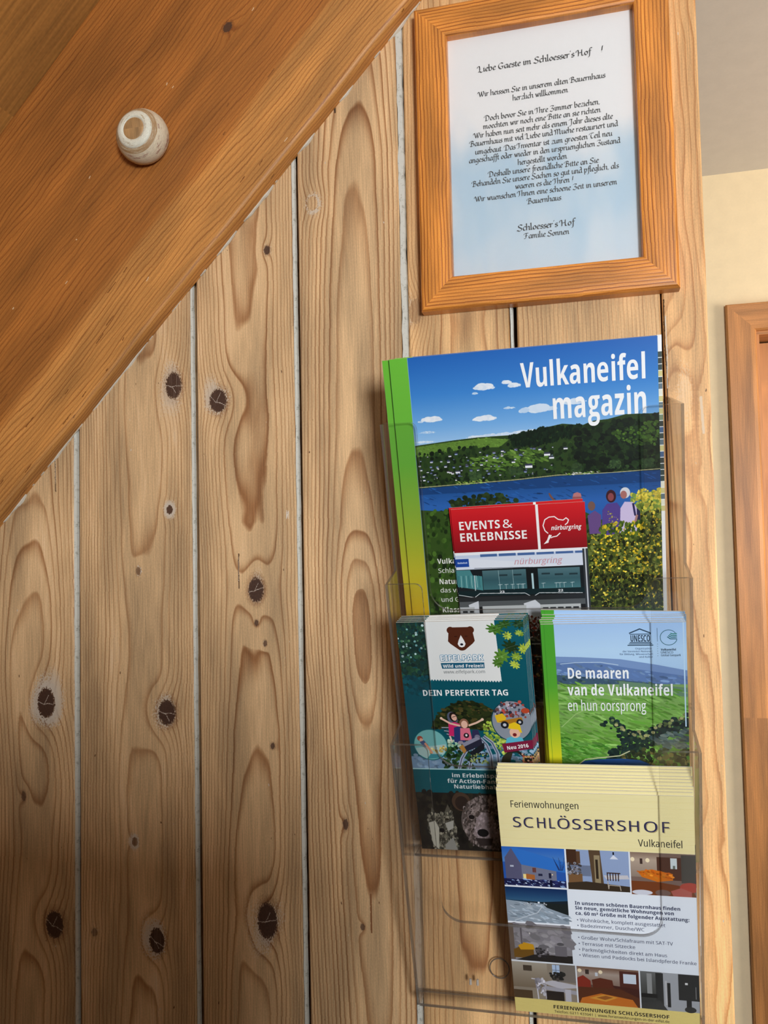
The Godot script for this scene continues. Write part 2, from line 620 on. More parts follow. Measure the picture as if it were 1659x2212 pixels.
func _plank_wall() -> void:
	var wall := Node3D.new()
	wall.name = "wall_back"
	wall.set_meta("kind", "structure")
	wall.set_meta("label", "wall of old vertical pine planks with dark knots")
	add_child(wall)
	var light := rgb(212, 176, 131)
	var dark := rgb(150, 103, 63)
	# [left joint, right joint, picture settings]; knots are [x, depth below TOP, half width, half height, darkness, white residue, push]
	var B := [
		[-0.668, -0.528, {"pith": [[0, 7.0], [0.5, 6.2], [0.672, 5.0], [0.722, 4.0], [0.77, 3.0], [0.845, 2.0], [0.95, 1.4], [1.05, 2.4], [1.28, 1.2]], "centre": [[0, 0.083], [0.7, 0.082], [0.85, 0.081], [1.0, 0.09], [1.28, 0.08]],
			"left": 1500.0, "right": 1350.0, "power": 1.75, "wash": 0.25,
			"knots": [[0.104, 0.888, 0.0105, 0.0155, 1.0, 1.0, 2.6], [0.1144, 1.120, 0.0105, 0.0135, 0.95, 0.35, 2.4], [0.0748, 0.988, 0.003, 0.005, 0.6, 0.1, 0.8]]}],
		[-0.528, -0.389, {"pith": [[0, 0.8], [0.35, 1.3], [0.615, 2.0], [0.72, 3.0], [0.80, 3.4], [0.89, 3.0], [1.0, 2.3], [1.12, 2.0], [1.28, 1.0]], "centre": [[0, 0.082], [0.5, 0.085], [0.8, 0.084], [1.28, 0.078]],
			"left": 1150.0, "right": 1700.0, "power": 1.72, "wash": 0.45,
			"knots": [[0.1187, 0.555, 0.0092, 0.0135, 1.0, 0.55, 2.2], [0.1075, 0.894, 0.0098, 0.0125, 1.0, 0.8, 2.4], [0.0934, 1.1254, 0.0085, 0.0125, 1.0, 1.0, 2.0], [0.1127, 0.685, 0.0035, 0.0045, 0.9, 1.0, 0.9],
				[0.0741, 0.748, 0.0028, 0.0042, 0.5, 1.0, 0.8], [0.0677, 1.0275, 0.0032, 0.0045, 0.55, 1.0, 0.6], [0.0175, 1.1234, 0.0035, 0.004, 0.5, 0.3, 0.6]]}],
		[-0.389, -0.275, {"pith": [[0, 1.0], [0.3, 2.2], [0.46, 3.0], [0.70, 4.0], [0.77, 4.5], [0.834, 4.0], [0.91, 3.0], [1.036, 2.0], [1.28, 0.8]], "centre": [[0, 0.058], [0.5, 0.06], [0.8, 0.066], [1.28, 0.058]],
			"left": 2100.0, "right": 2300.0, "power": 1.85, "wash": 0.2,
			"knots": [[0.0252, 0.574, 0.0098, 0.0115, 1.0, 0.75, 2.2], [0.0669, 0.769, 0.0082, 0.0115, 1.0, 0.55, 1.6], [0.075, 1.0953, 0.0105, 0.017, 1.0, 0.75, 2.6], [0.0851, 0.4225, 0.0034, 0.0044, 0.9, 0.3, 0.8],
				[0.067, 0.802, 0.0022, 0.003, 0.8, 0.5, 0.5], [0.0766, 0.8225, 0.002, 0.003, 0.7, 0.8, 0.5], [0.0835, 0.924, 0.0022, 0.003, 0.8, 0.3, 0.5]]}],
		[-0.275, -0.163, {"pith": [[0, 7.6], [0.2, 6.9], [0.287, 6.0], [0.346, 5.0], [0.50, 4.35], [0.62, 4.0], [0.707, 3.0], [0.736, 2.0], [0.766, 1.0], [0.815, 0.0], [0.862, 1.0], [0.90, 2.0], [0.96, 2.6], [1.12, 3.3], [1.28, 4.4]],
			"centre": [[0, 0.066], [0.35, 0.066], [0.62, 0.061], [0.82, 0.064], [1.28, 0.075]], "left": 640.0, "right": 700.0, "power": 1.42, "heart": true, "contrast": 1.15, "warp": 0.22, "begin": 0.40,
			"knots": [[0.0166, 0.380, 0.006, 0.0075, 0.0, 0.9, 1.6], [0.0416, 0.996, 0.0028, 0.005, 0.8, 0.1, 1.0], [0.0578, 1.092, 0.0022, 0.003, 0.7, 0.0, 0.5], [0.003, 0.90, 0.005, 0.02, 0.0, 0.0, 2.0]]}],
		[-0.163, -0.0585, {"light": rgb(222, 178, 124), "dark": rgb(164, 110, 64), "pith": [[0, 3.0], [0.45, 4.5], [0.52, 5.6], [0.7, 4.0], [1.0, 2.2], [1.28, 4.0]], "centre": [[0, 0.07], [0.5, 0.062], [1.28, 0.05]], "left": 900.0, "right": 900.0, "power": 1.55,
			"knots": [[0.008, 0.500, 0.007, 0.012, 0.25, 0.5, 3.0]]}],
		[-0.0585, 0.0747, {"light": rgb(222, 178, 124), "dark": rgb(164, 110, 64), "pith": [[0, 4.0], [1.28, 4.5]], "centre": [[0, -0.03], [1.28, -0.02]], "left": 330.0, "right": 330.0, "power": 1.12, "contrast": 0.7, "warp": 0.3}],
		[0.0747, 0.1135, {"pith": [[0, 3.0], [0.5, 2.6], [0.6, 3.4], [1.28, 3.0]], "centre": [[0, -0.012], [0.4, -0.014], [0.55, -0.004], [0.7, -0.010], [1.05, 0.002], [1.28, -0.01]], "left": 270.0, "right": 270.0, "power": 1.25, "warp": 0.7, "begin": 0.45,
			"light": rgb(240, 186, 124), "dark": rgb(186, 122, 66), "knots": [[0.004, 0.575, 0.008, 0.02, 0.12, 0.25, 1.6], [0.003, 0.64, 0.007, 0.03, 0.0, 0.0, 1.8]]}],
	]
	var grain := []
	for k in B.size():
		var o: Dictionary = B[k][2]
		for kn in o.get("knots", []):
			kn[2] *= 1.16
			kn[3] *= 1.16
		o.merge({"wm": B[k][1] - B[k][0], "hm": TALL, "seed": 100 + k * 10, "light": light, "dark": dark})
		var im := wood(112 if k == 6 else 300, 2048, o)
		_plank_marks(k, im, o)
		grain.append(mat(Color.WHITE, 0.55, tex_of(im), 0.022))
	var joint := 0.0070
	var back := mat(rgb(60, 46, 34), 0.9)
	slab("backing_boards", Vector3(-1.6, 0, -0.12), Vector3(0.108, CEIL, -0.02), back, wall)
	var proud := [0.0, 0.0006, -0.0003, 0.0005, -0.0004, 0.0, 0.001]
	for k in B.size():
		var x0: float = B[k][0] + joint / 2
		var x1: float = B[k][1] - (joint / 2 if k < 5 else 0.0008)
		if k == 6:
			x0 = B[k][0] + 0.0008
			x1 = B[k][1]
		obj("plank", _plank_mesh(x1 - x0, 0.12 if k == 6 else 0.02, 0.0, CEIL), grain[k], wall, Vector3(x0, 0, proud[k]))
	for k in 7:                                     # on to the corner, left of the picture
		var x1: float = -0.668 - k * 0.134 - joint / 2
		obj("plank", _plank_mesh(0.134 - joint, 0.02, 0.0, CEIL), grain[[1, 3, 2, 0, 1, 2, 3][k]], wall, Vector3(x1 - 0.134 + joint, 0, 0))
	var filler := mat(Color.WHITE, 0.8, tex_of(_speckle(rgb(212, 211, 200), rgb(150, 148, 134), 31)))
	filler.uv1_triplanar = true
	filler.uv1_scale = Vector3(9, 9, 9)
	var ribs := [[-0.528, 0.0040, 0.0003, -0.0012], [-0.389, 0.0034, 0.0006, -0.0016], [-0.275, 0.0038, 0.0005, -0.0013], [-0.163, 0.0062, 0.0014, -0.0004], [-0.0585, 0.0034, 0.0004, -0.0014]]
	for k in ribs.size():
		var e: Array = ribs[k]
		obj("joint_filler", _filler_mesh(0.0, CEIL, e[1], e[2], 50 + k), filler, wall, Vector3(e[0] + e[3], 0, 0.0001))


func _speckle(a: Color, b: Color, s: int) -> Image:
	var n := _noise_bytes(256, 256, 256, 256, 0.05, s)
	var f := _noise_bytes(256, 256, 256, 256, 0.3, s + 1)
	var im := Image.create(256, 256, false, Image.FORMAT_RGB8)
	for y in 256:
		for x in 256:
			var i := y * 256 + x
			var t := clampf((n[i] * 0.6 + f[i] * 0.4 - 150.0) / 60.0, 0.0, 1.0)
			im.set_pixel(x, y, a.lerp(b, t))
	return im


func _plank_marks(k: int, im: Image, o: Dictionary) -> void:
	var pale := rgb(212, 200, 186)
	for kn in o.get("knots", []):
		if kn[4] > 0.85 and kn[2] > 0.006:          # old cracks across the hard knots, filled with limewash
			var u: float = kn[0]
			var v: float = kn[1]
			var a: float = kn[2] * 0.85
			var tilt := rng.randf_range(-0.3, 0.7)
			scratch(im, o, [u - a, v - a * tilt, u - a * 0.3, v + a * 0.15, u + a * 0.25, v + a * tilt * 0.4, u + a * 0.9, v + a * tilt], pale, 1)
			scratch(im, o, [u - a * 0.2, v + a * 0.1, u + a * 0.3, v + a * (0.9 if k % 2 else -0.8)], pale, 1)
	var w: float = o.wm
	for q in 16:                                    # worm holes and nail pricks
		var at := Vector2(rng.randf_range(0.05, 0.95) * w, rng.randf_range(0.1, 1.2))
		scratch(im, o, [at.x, at.y, at.x, at.y + 0.0008], rgb(96, 62, 36) if q % 3 else pale, 1 + q % 2)
	if k == 0:
		scratch(im, o, [0.116, 0.62, 0.1165, 0.66], rgb(80, 56, 36), 2)
		scratch(im, o, [0.1165, 0.625, 0.1168, 0.652], pale, 1)
	if k == 2:
		scratch(im, o, [0.047, 0.732, 0.0465, 0.75, 0.047, 0.766], rgb(96, 66, 40), 3)
		scratch(im, o, [0.0475, 0.736, 0.047, 0.76], pale, 1)
		scratch(im, o, [0.103, 0.69, 0.103, 0.697, 0.105, 0.69, 0.105, 0.697], rgb(225, 212, 196), 2)
	if k == 3:
		scratch(im, o, [0.036, 0.285, 0.0365, 0.288], rgb(60, 44, 30), 4)
		scratch(im, o, [0.043, 0.284, 0.0435, 0.288], rgb(60, 44, 30), 4)
		scratch(im, o, [0.0665, 1.06, 0.0665, 1.095], rgb(140, 92, 56), 4)
		for q in 40:
			var an := TAU * q / 40.0
			scratch(im, o, [0.0166 + cos(an) * 0.006, 0.380 + sin(an) * 0.0075, 0.0166 + cos(an + 0.15) * 0.006, 0.380 + sin(an + 0.15) * 0.0075], rgb(208, 176, 140) if q % 5 else rgb(120, 80, 48), 1)
	if k == 6:
		scratch(im, o, [0.0295, 0.60, 0.0305, 0.63], rgb(228, 200, 166), 6)
		scratch(im, o, [0.001, 0.51, 0.0005, 0.55, 0.002, 0.58, 0.0008, 0.62], rgb(60, 42, 28), 2)
		scratch(im, o, [0.002, 0.525, 0.0025, 0.56, 0.0015, 0.59], pale, 2)


# ------------------------------------------------------------------ the sloping beam
func _beam() -> void:
	var t := thing("sloping_beam", "thick honey-brown timber beam sloping across the plank wall", "beam")
	var d := Vector3(0.6901, 0.7237, 0)
	var n := Vector3(-0.7237, 0.6901, 0)
	t.transform = Transform3D(Basis(d, n, Vector3(0, 0, 1)), Vector3(-0.3848, 1.7822, 0))
	var o := {"wm": 0.33, "hm": 1.15, "seed": 300, "pith": [[0, 3.0], [0.3, 3.4], [0.6, 2.6], [1.15, 3.2]], "centre": [[0, 0.46], [0.35, 0.445], [0.6, 0.44], [1.15, 0.42]], "left": 215.0, "right": 215.0, "power": 1.03,
		"light": rgb(198, 138, 72), "dark": rgb(152, 92, 42), "contrast": 1.1, "warp": 1.1, "begin": 0.5, "sap": [0.235, 0.86, 0.78, 0.66], "knots": [[0.157, 0.8166, 0.005, 0.0065, 0.9, 0.0, 1.6], [0.20, 0.36, 0.02, 0.03, 0.0, 0.0, 1.8]]}
	var im := wood(768, 2048, o)
	for q in 46:                                    # scuffs, resin streaks and specks of limewash
		var u := rng.randf_range(0.01, 0.30)
		var v := rng.randf_range(0.2, 1.05)
		var l := rng.randf_range(0.002, 0.014)
		if q % 3 == 0:
			scratch(im, o, [u, v, u + rng.randf_range(-0.001, 0.001), v + l * 0.3], rgb(226, 196, 160), 2)
		else:
			scratch(im, o, [u * 0.35, v, u * 0.35 + 0.0005, v + l], rgb(128, 76, 32), 2)
	var m := mat(Color.WHITE, 0.52, tex_of(im), 0.012)
	var T := 0.018
	var H := 0.292
	var prof := [Vector2(0.0, 0.0), Vector2(0.0, 0.006)]
	for p in arc(Vector2(0.006, T - 0.006), 0.006, PI, PI / 2, 6):
		prof.append(p)
	prof.append(Vector2(H / 2, T))
	for p in arc(Vector2(H - 0.008, T - 0.008), 0.008, PI / 2, 0.0, 4):
		prof.append(p)
	prof.append(Vector2(H, 0.0))
	var st := SurfaceTool.new()
	st.begin(Mesh.PRIMITIVE_TRIANGLES)
	st.set_smooth_group(0)
	var run := 0.0
	var cuts := [-1.7, -0.6, -0.2, 0.2, 0.8]
	for k in prof.size() - 1:
		var p: Vector2 = prof[k]
		var q: Vector2 = prof[k + 1]
		var next := run + p.distance_to(q)
		for j in cuts.size() - 1:
			var a: float = cuts[j]
			var b: float = cuts[j + 1]
			tri_quad(st, Vector3(a, q.x, q.y), Vector3(b, q.x, q.y), Vector3(b, p.x, p.y), Vector3(a, p.x, p.y),
				Vector2(next / 0.33, (a + 0.6) / 1.15), Vector2(next / 0.33, (b + 0.6) / 1.15), Vector2(run / 0.33, (b + 0.6) / 1.15), Vector2(run / 0.33, (a + 0.6) / 1.15))
		run = next
	st.generate_normals()
	obj("timber", st.commit(), m, t)

	# the sloping soffit that comes forward above it
	var soffit := wood(256, 1024, {"wm": 0.3, "hm": 1.2, "seed": 340, "pith": [[0, 4.0], [1.2, 3.0]], "centre": [[0, 0.16], [1.2, 0.12]], "left": 160.0, "right": 200.0, "power": 1.3, "light": rgb(196, 138, 70), "dark": rgb(172, 114, 54), "contrast": 0.6})
	var sm := mat(Color.WHITE, 0.5, tex_of(turned(soffit)))
	var sh := sheet(PackedVector2Array([Vector2(-1.7, 0), Vector2(0.45, 0), Vector2(0.45, 0.95), Vector2(-1.7, 0.95)]), 0.03, Vector2(1.2, 0.3))
	var so := obj("soffit_board", sh, [sm, sm], t, Vector3(0, H, 0.0))
	so.basis = Basis(Vector3(1, 0, 0), Vector3(0, 0, 1), Vector3(0, -1, 0))

	# crumbs of old filler along the joint with the planks
	var fm := mat(rgb(214, 204, 186), 0.85)
	var n2 := FastNoiseLite.new()
	n2.seed = 77
	n2.frequency = 24.0
	st = SurfaceTool.new()
	st.begin(Mesh.PRIMITIVE_TRIANGLES)
	st.set_smooth_group(-1)
	var prev := []
	for k in 420:
		var s := lerpf(-0.75, 0.5, k / 419.0)
		var wide := maxf(0.0, 0.0006 + n2.get_noise_2d(s, 1.0) * 0.0034)
		var bulge := 0.0022 + n2.get_noise_2d(s, 5.0) * 0.0014
		var row := [Vector3(s, 0.001, bulge), Vector3(s, -wide * 0.6, bulge * 0.8), Vector3(s, -wide, 0.0001)]
		if prev and wide > 0.0003:
			for e in 2:
				tri_quad(st, prev[e], row[e], row[e + 1], prev[e + 1])
		prev = row
	st.generate_normals()
	obj("joint_filler", st.commit(), fm, t)


func _worn(base: Color, chip: Color, chip2: Color, s: int, level: float) -> ImageTexture:
	var n := _noise_bytes(256, 256, 256, 256, 0.02, s)
	var f := _noise_bytes(256, 256, 256, 256, 0.12, s + 1)
	var im := Image.create(256, 256, false, Image.FORMAT_RGB8)
	for y in 256:
		for x in 256:
			var i := y * 256 + x
			var v := n[i] * 0.65 + f[i] * 0.35
			var c := base * (1.0 + (f[i] - 128) * 0.0008)
			if v > level:
				c = chip if f[i] > 100 else chip2
			im.set_pixel(x, y, c)
	return tex_of(im)


func _knob() -> void:
	var t := thing("round_knob", "round turned wooden knob with worn cream paint on the beam", "knob")
	t.position = Vector3(-0.428, 1.9284, 0.018)
	var cream := mat(Color.WHITE, 0.55, _worn(rgb(226, 212, 184), rgb(176, 138, 120), rgb(160, 124, 84), 61, 176.0))
	var brown := mat(Color.WHITE, 0.6, _worn(rgb(172, 138, 98), rgb(214, 200, 172), rgb(200, 182, 150), 62, 160.0))
	var white := mat(Color.WHITE, 0.5, _worn(rgb(228, 226, 208), rgb(180, 160, 126), rgb(200, 190, 160), 63, 190.0))
	var disc := wood(128, 128, {"wm": 0.02, "hm": 0.02, "seed": 64, "pith": [[0, 3.0], [0.02, 3.4]], "centre": [[0, 0.012], [0.02, 0.016]], "left": 700.0, "right": 700.0, "power": 1.0, "light": rgb(176, 138, 92), "dark": rgb(146, 108, 66), "contrast": 0.7})
	obj("ball", lathe([[0.0, 0.0], [0.021, 0.0], [0.0248, 0.0028], [0.0268, 0.0070], [0.0275, 0.0118], [0.0270, 0.0165], [0.0256, 0.0208], [0.0234, 0.0244]]), cream, t)
	obj("brown_band", lathe([[0.0234, 0.0244], [0.0220, 0.0260], [0.0206, 0.0272], [0.0194, 0.0279]]), brown, t)
	obj("white_ring", lathe([[0.0194, 0.0279], [0.0191, 0.0288], [0.0174, 0.0300], [0.0146, 0.0309], [0.0122, 0.0312], [0.0118, 0.0305], [0.0113, 0.0303]]), white, t)
	var dm := mat(Color.WHITE, 0.6, tex_of(disc))
	dm.uv1_triplanar = true
	dm.uv1_scale = Vector3(50, 50, 50)
	obj("end_disc", lathe([[0.0113, 0.0303], [0.0106, 0.0309], [0.0096, 0.0312], [0.0, 0.0313]]), dm, t)


# ------------------------------------------------------------------ lettering
const FONTS := {"sans": ["Droid Sans", 400], "bold": ["Droid Sans", 700], "serif": ["Droid Serif", 400]}
var fonts := {}
var capital := {}


func _font(f: String) -> SystemFont:
	if not fonts.has(f):
		var s := SystemFont.new()
		s.font_names = PackedStringArray([FONTS[f][0]])
		s.font_weight = FONTS[f][1]
		fonts[f] = s
	return fonts[f]


func _text_mesh(words: String, f: String) -> TextMesh:
	var m := TextMesh.new()
	m.font = _font(f)
	m.font_size = 48
	m.pixel_size = 0.001
	m.depth = 0.0
	m.curve_step = 1.5
	m.horizontal_alignment = HORIZONTAL_ALIGNMENT_LEFT
	m.vertical_alignment = VERTICAL_ALIGNMENT_BOTTOM
	m.text = words
	return m


# flat printed words; x0, x1 and base in millimetres from the sheet's top left, cap = height of a capital
func words(parent: Node, text: String, f: String, x0: float, x1: float, base: float, cap: float, c: Color, called := "lettering") -> MeshInstance3D:
	if not capital.has(f):
		capital[f] = _text_mesh("H", f).get_aabb()
	var ref: AABB = capital[f]
	var m := _text_mesh(text, f)
	var b := m.get_aabb()
	var sx := (x1 - x0) * 0.001 / maxf(b.size.x, 1e-6)
	var sy := cap * 0.001 / ref.size.y
	var key := "ink%s" % c.to_html()
	if not mats.has(key):
		mats[key] = mat(c, 0.5)
	var o := obj(called, m, mats[key], parent)
	o.transform = Transform3D(Basis(Vector3(sx, 0, 0), Vector3(0, sy, 0), Vector3(0, 0, 1)), Vector3(x0 * 0.001 - b.position.x * sx, -base * 0.001 - ref.position.y * sy, 0.00025))
	return o


# a broad-nib hand: advance, then strokes as x, y pairs (x-height = 1)
const PEN := {
	"a": [0.8, [[0.62, 0.9, 0.38, 1, 0.12, 0.7, 0.12, 0.25, 0.3, 0, 0.5, 0.15, 0.62, 0.5], [0.64, 1, 0.62, 0.3, 0.7, 0.03, 0.84, 0.15]]],
	"b": [0.78, [[0.05, 1.6, 0.12, 1.75, 0.12, 1.0, 0.14, 0.1], [0.14, 0.15, 0.35, 0, 0.6, 0.25, 0.62, 0.7, 0.45, 1, 0.25, 0.9, 0.14, 0.65]]],
	"c": [0.62, [[0.58, 0.85, 0.38, 1, 0.13, 0.7, 0.14, 0.25, 0.35, 0, 0.6, 0.18]]],
	"d": [0.82, [[0.62, 0.9, 0.38, 1, 0.12, 0.7, 0.12, 0.25, 0.3, 0, 0.5, 0.15, 0.62, 0.5], [0.3, 1.7, 0.55, 1.65, 0.64, 1.2, 0.62, 0.3, 0.72, 0.03, 0.86, 0.15]]],
	"e": [0.64, [[0.14, 0.5, 0.5, 0.62, 0.56, 0.85, 0.36, 1, 0.13, 0.7, 0.14, 0.25, 0.34, 0, 0.6, 0.18]]],
	"f": [0.52, [[0.72, 1.6, 0.5, 1.75, 0.32, 1.5, 0.28, 0.5, 0.2, -0.5, -0.02, -0.62], [0.06, 0.95, 0.56, 0.98]]],
	"g": [0.78, [[0.62, 0.9, 0.38, 1, 0.12, 0.7, 0.12, 0.3, 0.3, 0.08, 0.5, 0.2, 0.62, 0.5], [0.64, 1, 0.62, 0.1, 0.55, -0.45, 0.3, -0.65, 0.02, -0.5]]],
	"h": [0.82, [[0.05, 1.6, 0.12, 1.75, 0.12, 0.9, 0.12, 0], [0.14, 0.6, 0.35, 0.95, 0.55, 0.95, 0.62, 0.7, 0.6, 0.2, 0.7, 0.02, 0.84, 0.12]]],
	"i": [0.4, [[0.06, 0.88, 0.18, 1, 0.18, 0.2, 0.26, 0.02, 0.42, 0.14], [0.19, 1.36, 0.25, 1.42]]],
	"k": [0.74, [[0.05, 1.6, 0.12, 1.75, 0.12, 0], [0.58, 0.98, 0.14, 0.5, 0.4, 0.3, 0.62, 0.02, 0.76, 0.12]]],
	"l": [0.4, [[0.04, 1.6, 0.13, 1.75, 0.14, 0.25, 0.24, 0.02, 0.42, 0.14]]],
	"m": [1.22, [[0.04, 0.9, 0.14, 1, 0.14, 0], [0.16, 0.6, 0.34, 0.97, 0.5, 0.9, 0.52, 0.6, 0.52, 0], [0.54, 0.6, 0.74, 0.97, 0.9, 0.9, 0.92, 0.6, 0.92, 0.2, 1.0, 0.02, 1.16, 0.12]]],
	"n": [0.82, [[0.04, 0.9, 0.14, 1, 0.14, 0], [0.16, 0.6, 0.36, 0.97, 0.54, 0.92, 0.58, 0.6, 0.58, 0.2, 0.66, 0.02, 0.82, 0.12]]],
	"o": [0.74, [[0.38, 1, 0.13, 0.7, 0.14, 0.25, 0.36, 0, 0.6, 0.3, 0.6, 0.75, 0.38, 1]]],
	"p": [0.78, [[0.04, 0.9, 0.14, 1, 0.14, -0.65], [0.16, 0.2, 0.36, 0, 0.6, 0.28, 0.62, 0.72, 0.44, 1, 0.16, 0.7]]],
	"r": [0.58, [[0.04, 0.9, 0.14, 1, 0.14, 0], [0.16, 0.6, 0.34, 0.97, 0.54, 0.88]]],
	"s": [0.58, [[0.54, 0.88, 0.34, 1, 0.14, 0.82, 0.22, 0.58, 0.48, 0.42, 0.5, 0.16, 0.3, 0, 0.06, 0.12]]],
	"t": [0.48, [[0.2, 1.35, 0.18, 0.3, 0.28, 0.02, 0.48, 0.14], [0.02, 0.97, 0.44, 1]]],
	"u": [0.82, [[0.04, 0.9, 0.14, 1, 0.14, 0.25, 0.28, 0.02, 0.46, 0.12, 0.6, 0.4], [0.62, 1, 0.62, 0.25, 0.7, 0.02, 0.86, 0.14]]],
	"v": [0.7, [[0.02, 0.95, 0.14, 0.92, 0.28, 0.3, 0.34, 0.02], [0.34, 0.02, 0.56, 0.5, 0.6, 0.95, 0.48, 1]]],
	"w": [1.02, [[0.02, 0.95, 0.14, 0.92, 0.26, 0.3, 0.32, 0.02], [0.32, 0.02, 0.5, 0.5, 0.54, 0.95], [0.54, 0.95, 0.58, 0.4, 0.66, 0.02], [0.66, 0.02, 0.86, 0.5, 0.9, 0.95, 0.78, 1]]],
	"z": [0.66, [[0.08, 0.86, 0.3, 1, 0.56, 0.94, 0.1, 0.06, 0.4, 0.06, 0.62, 0.02]]],
	"W": [1.5, [[-0.12, 1.0, -0.02, 1.4, 0.2, 1.45, 0.4, 0.6, 0.5, 0.02], [0.5, 0.02, 0.75, 0.8, 0.82, 1.5], [0.82, 1.5, 0.9, 0.6, 1.0, 0.02], [1.0, 0.02, 1.3, 0.7, 1.35, 1.3, 1.18, 1.55]]],
	"L": [1.0, [[-0.1, 1.15, 0.0, 1.5, 0.3, 1.55, 0.38, 0.9, 0.32, 0.25, 0.05, 0.05], [0.05, 0.05, 0.4, 0.12, 0.7, -0.14, 0.92, 0.1]]],
	"G": [1.15, [[0.95, 1.35, 0.6, 1.6, 0.15, 1.1, 0.15, 0.45, 0.5, 0, 0.85, 0.15, 0.9, 0.6], [0.55, 0.65, 1.08, 0.65]]],
	"S": [1.0, [[0.95, 1.4, 0.6, 1.62, 0.25, 1.35, 0.35, 0.95, 0.75, 0.65, 0.8, 0.25, 0.45, -0.08, -0.05, 0.2]]],
	"H": [1.35, [[-0.12, 1.0, 0.0, 1.45, 0.28, 1.5, 0.34, 0.8, 0.3, 0], [0.3, 0.8, 0.95, 0.88], [0.95, 1.62, 0.92, 0.8, 0.95, 0.15, 1.1, 0, 1.28, 0.14]]],
	"D": [1.25, [[-0.12, 1.0, 0.05, 1.45, 0.6, 1.58, 1.05, 1.1, 1.0, 0.4, 0.6, 0, 0.1, 0.05], [0.35, 1.45, 0.35, 0.1]]],
	"I": [0.85, [[-0.12, 1.0, 0.0, 1.45, 0.35, 1.5, 0.42, 0.9, 0.38, 0.2, 0.08, 0], [0.4, 1.5, 0.72, 1.58]]],
	"J": [0.85, [[-0.08, 1.2, 0.15, 1.58, 0.72, 1.5], [0.5, 1.5, 0.5, 0.4, 0.35, -0.3, -0.02, -0.4]]],
	"Z": [1.0, [[0.05, 1.35, 0.35, 1.6, 0.85, 1.5, 0.38, 0.85, 0.7, 0.78, 0.82, 0.3, 0.45, -0.1, 0.02, 0.12]]],
	"B": [1.15, [[-0.12, 1.0, 0.05, 1.45, 0.6, 1.62, 0.85, 1.25, 0.4, 0.9], [0.4, 0.9, 0.9, 0.8, 0.95, 0.3, 0.5, 0, 0.08, 0.1], [0.38, 1.5, 0.36, 0.1]]],
	"T": [1.0, [[-0.08, 1.1, 0.15, 1.5, 0.98, 1.58], [0.55, 1.5, 0.3, 1.0, 0.35, 0.3, 0.6, 0, 0.92, 0.28]]],
	"M": [1.6, [[-0.12, 1.0, 0.02, 1.4, 0.2, 1.2, 0.25, 0.5, 0.12, 0], [0.25, 1.2, 0.5, 1.55, 0.7, 1.2, 0.7, 0.4, 0.68, 0.05], [0.7, 1.1, 1.0, 1.55, 1.2, 1.2, 1.2, 0.3, 1.3, 0, 1.48, 0.14]]],
	"F": [1.0, [[-0.08, 1.1, 0.15, 1.52, 0.98, 1.58], [0.5, 1.5, 0.45, 0.6, 0.3, 0.1, -0.02, 0.05], [0.2, 0.85, 0.75, 0.88]]],
	".": [0.34, [[0.1, 0.02, 0.17, 0.08]]], ",": [0.34, [[0.16, 0.1, 0.17, 0.0, 0.06, -0.22]]], ":": [0.36, [[0.12, 0.04, 0.19, 0.1], [0.12, 0.74, 0.19, 0.8]]],
	"!": [0.5, [[0.34, 1.65, 0.26, 1.1, 0.2, 0.45], [0.12, 0.02, 0.19, 0.08]]], "'": [0.3, [[0.2, 1.75, 0.14, 1.5]]], " ": [0.42, []],
}


func pen_line(text: String, x0: float, x1: float, y: float, xh: float) -> ArrayMesh:
	var wide := 0.0
	for ch in text:
		wide += PEN[ch][0]
	var sx := (x1 - x0) / wide
	var st := SurfaceTool.new()
	st.begin(Mesh.PRIMITIVE_TRIANGLES)
	var nib := Vector2(cos(0.75), sin(0.75)) * 0.125
	var at := 0.0
	for ch in text:
		for s in PEN[ch][1]:
			var p := PackedVector2Array()
			for k in range(0, s.size(), 2):
				p.append(Vector2(s[k], s[k + 1]))
			var smooth := PackedVector2Array()
			for k in p.size() - 1:
				for q in 4:
					smooth.append(p[k].cubic_interpolate(p[k + 1], p[maxi(k - 1, 0)], p[mini(k + 2, p.size() - 1)], q / 4.0))
			smooth.append(p[p.size() - 1])
			for k in smooth.size() - 1:
				var a := smooth[k]
				var b := smooth[k + 1]
				var thin := (b - a).normalized().orthogonal() * 0.04
				for e in [nib, thin]:
					var v := []
					for c in [a + e, b + e, b - e, a - e]:
						v.append(Vector3(x0 + (at + c.x) * sx, y + c.y * xh, 0))
					if (v[1] - v[0]).cross(v[2] - v[0]).z > 0.0:
						v.reverse()
					st.set_normal(Vector3(0, 0, 1))
					for q in [0, 1, 2, 0, 2, 3]:
						st.set_normal(Vector3(0, 0, 1))
						st.add_vertex(v[q])
		at += PEN[ch][0]
	return st.commit()


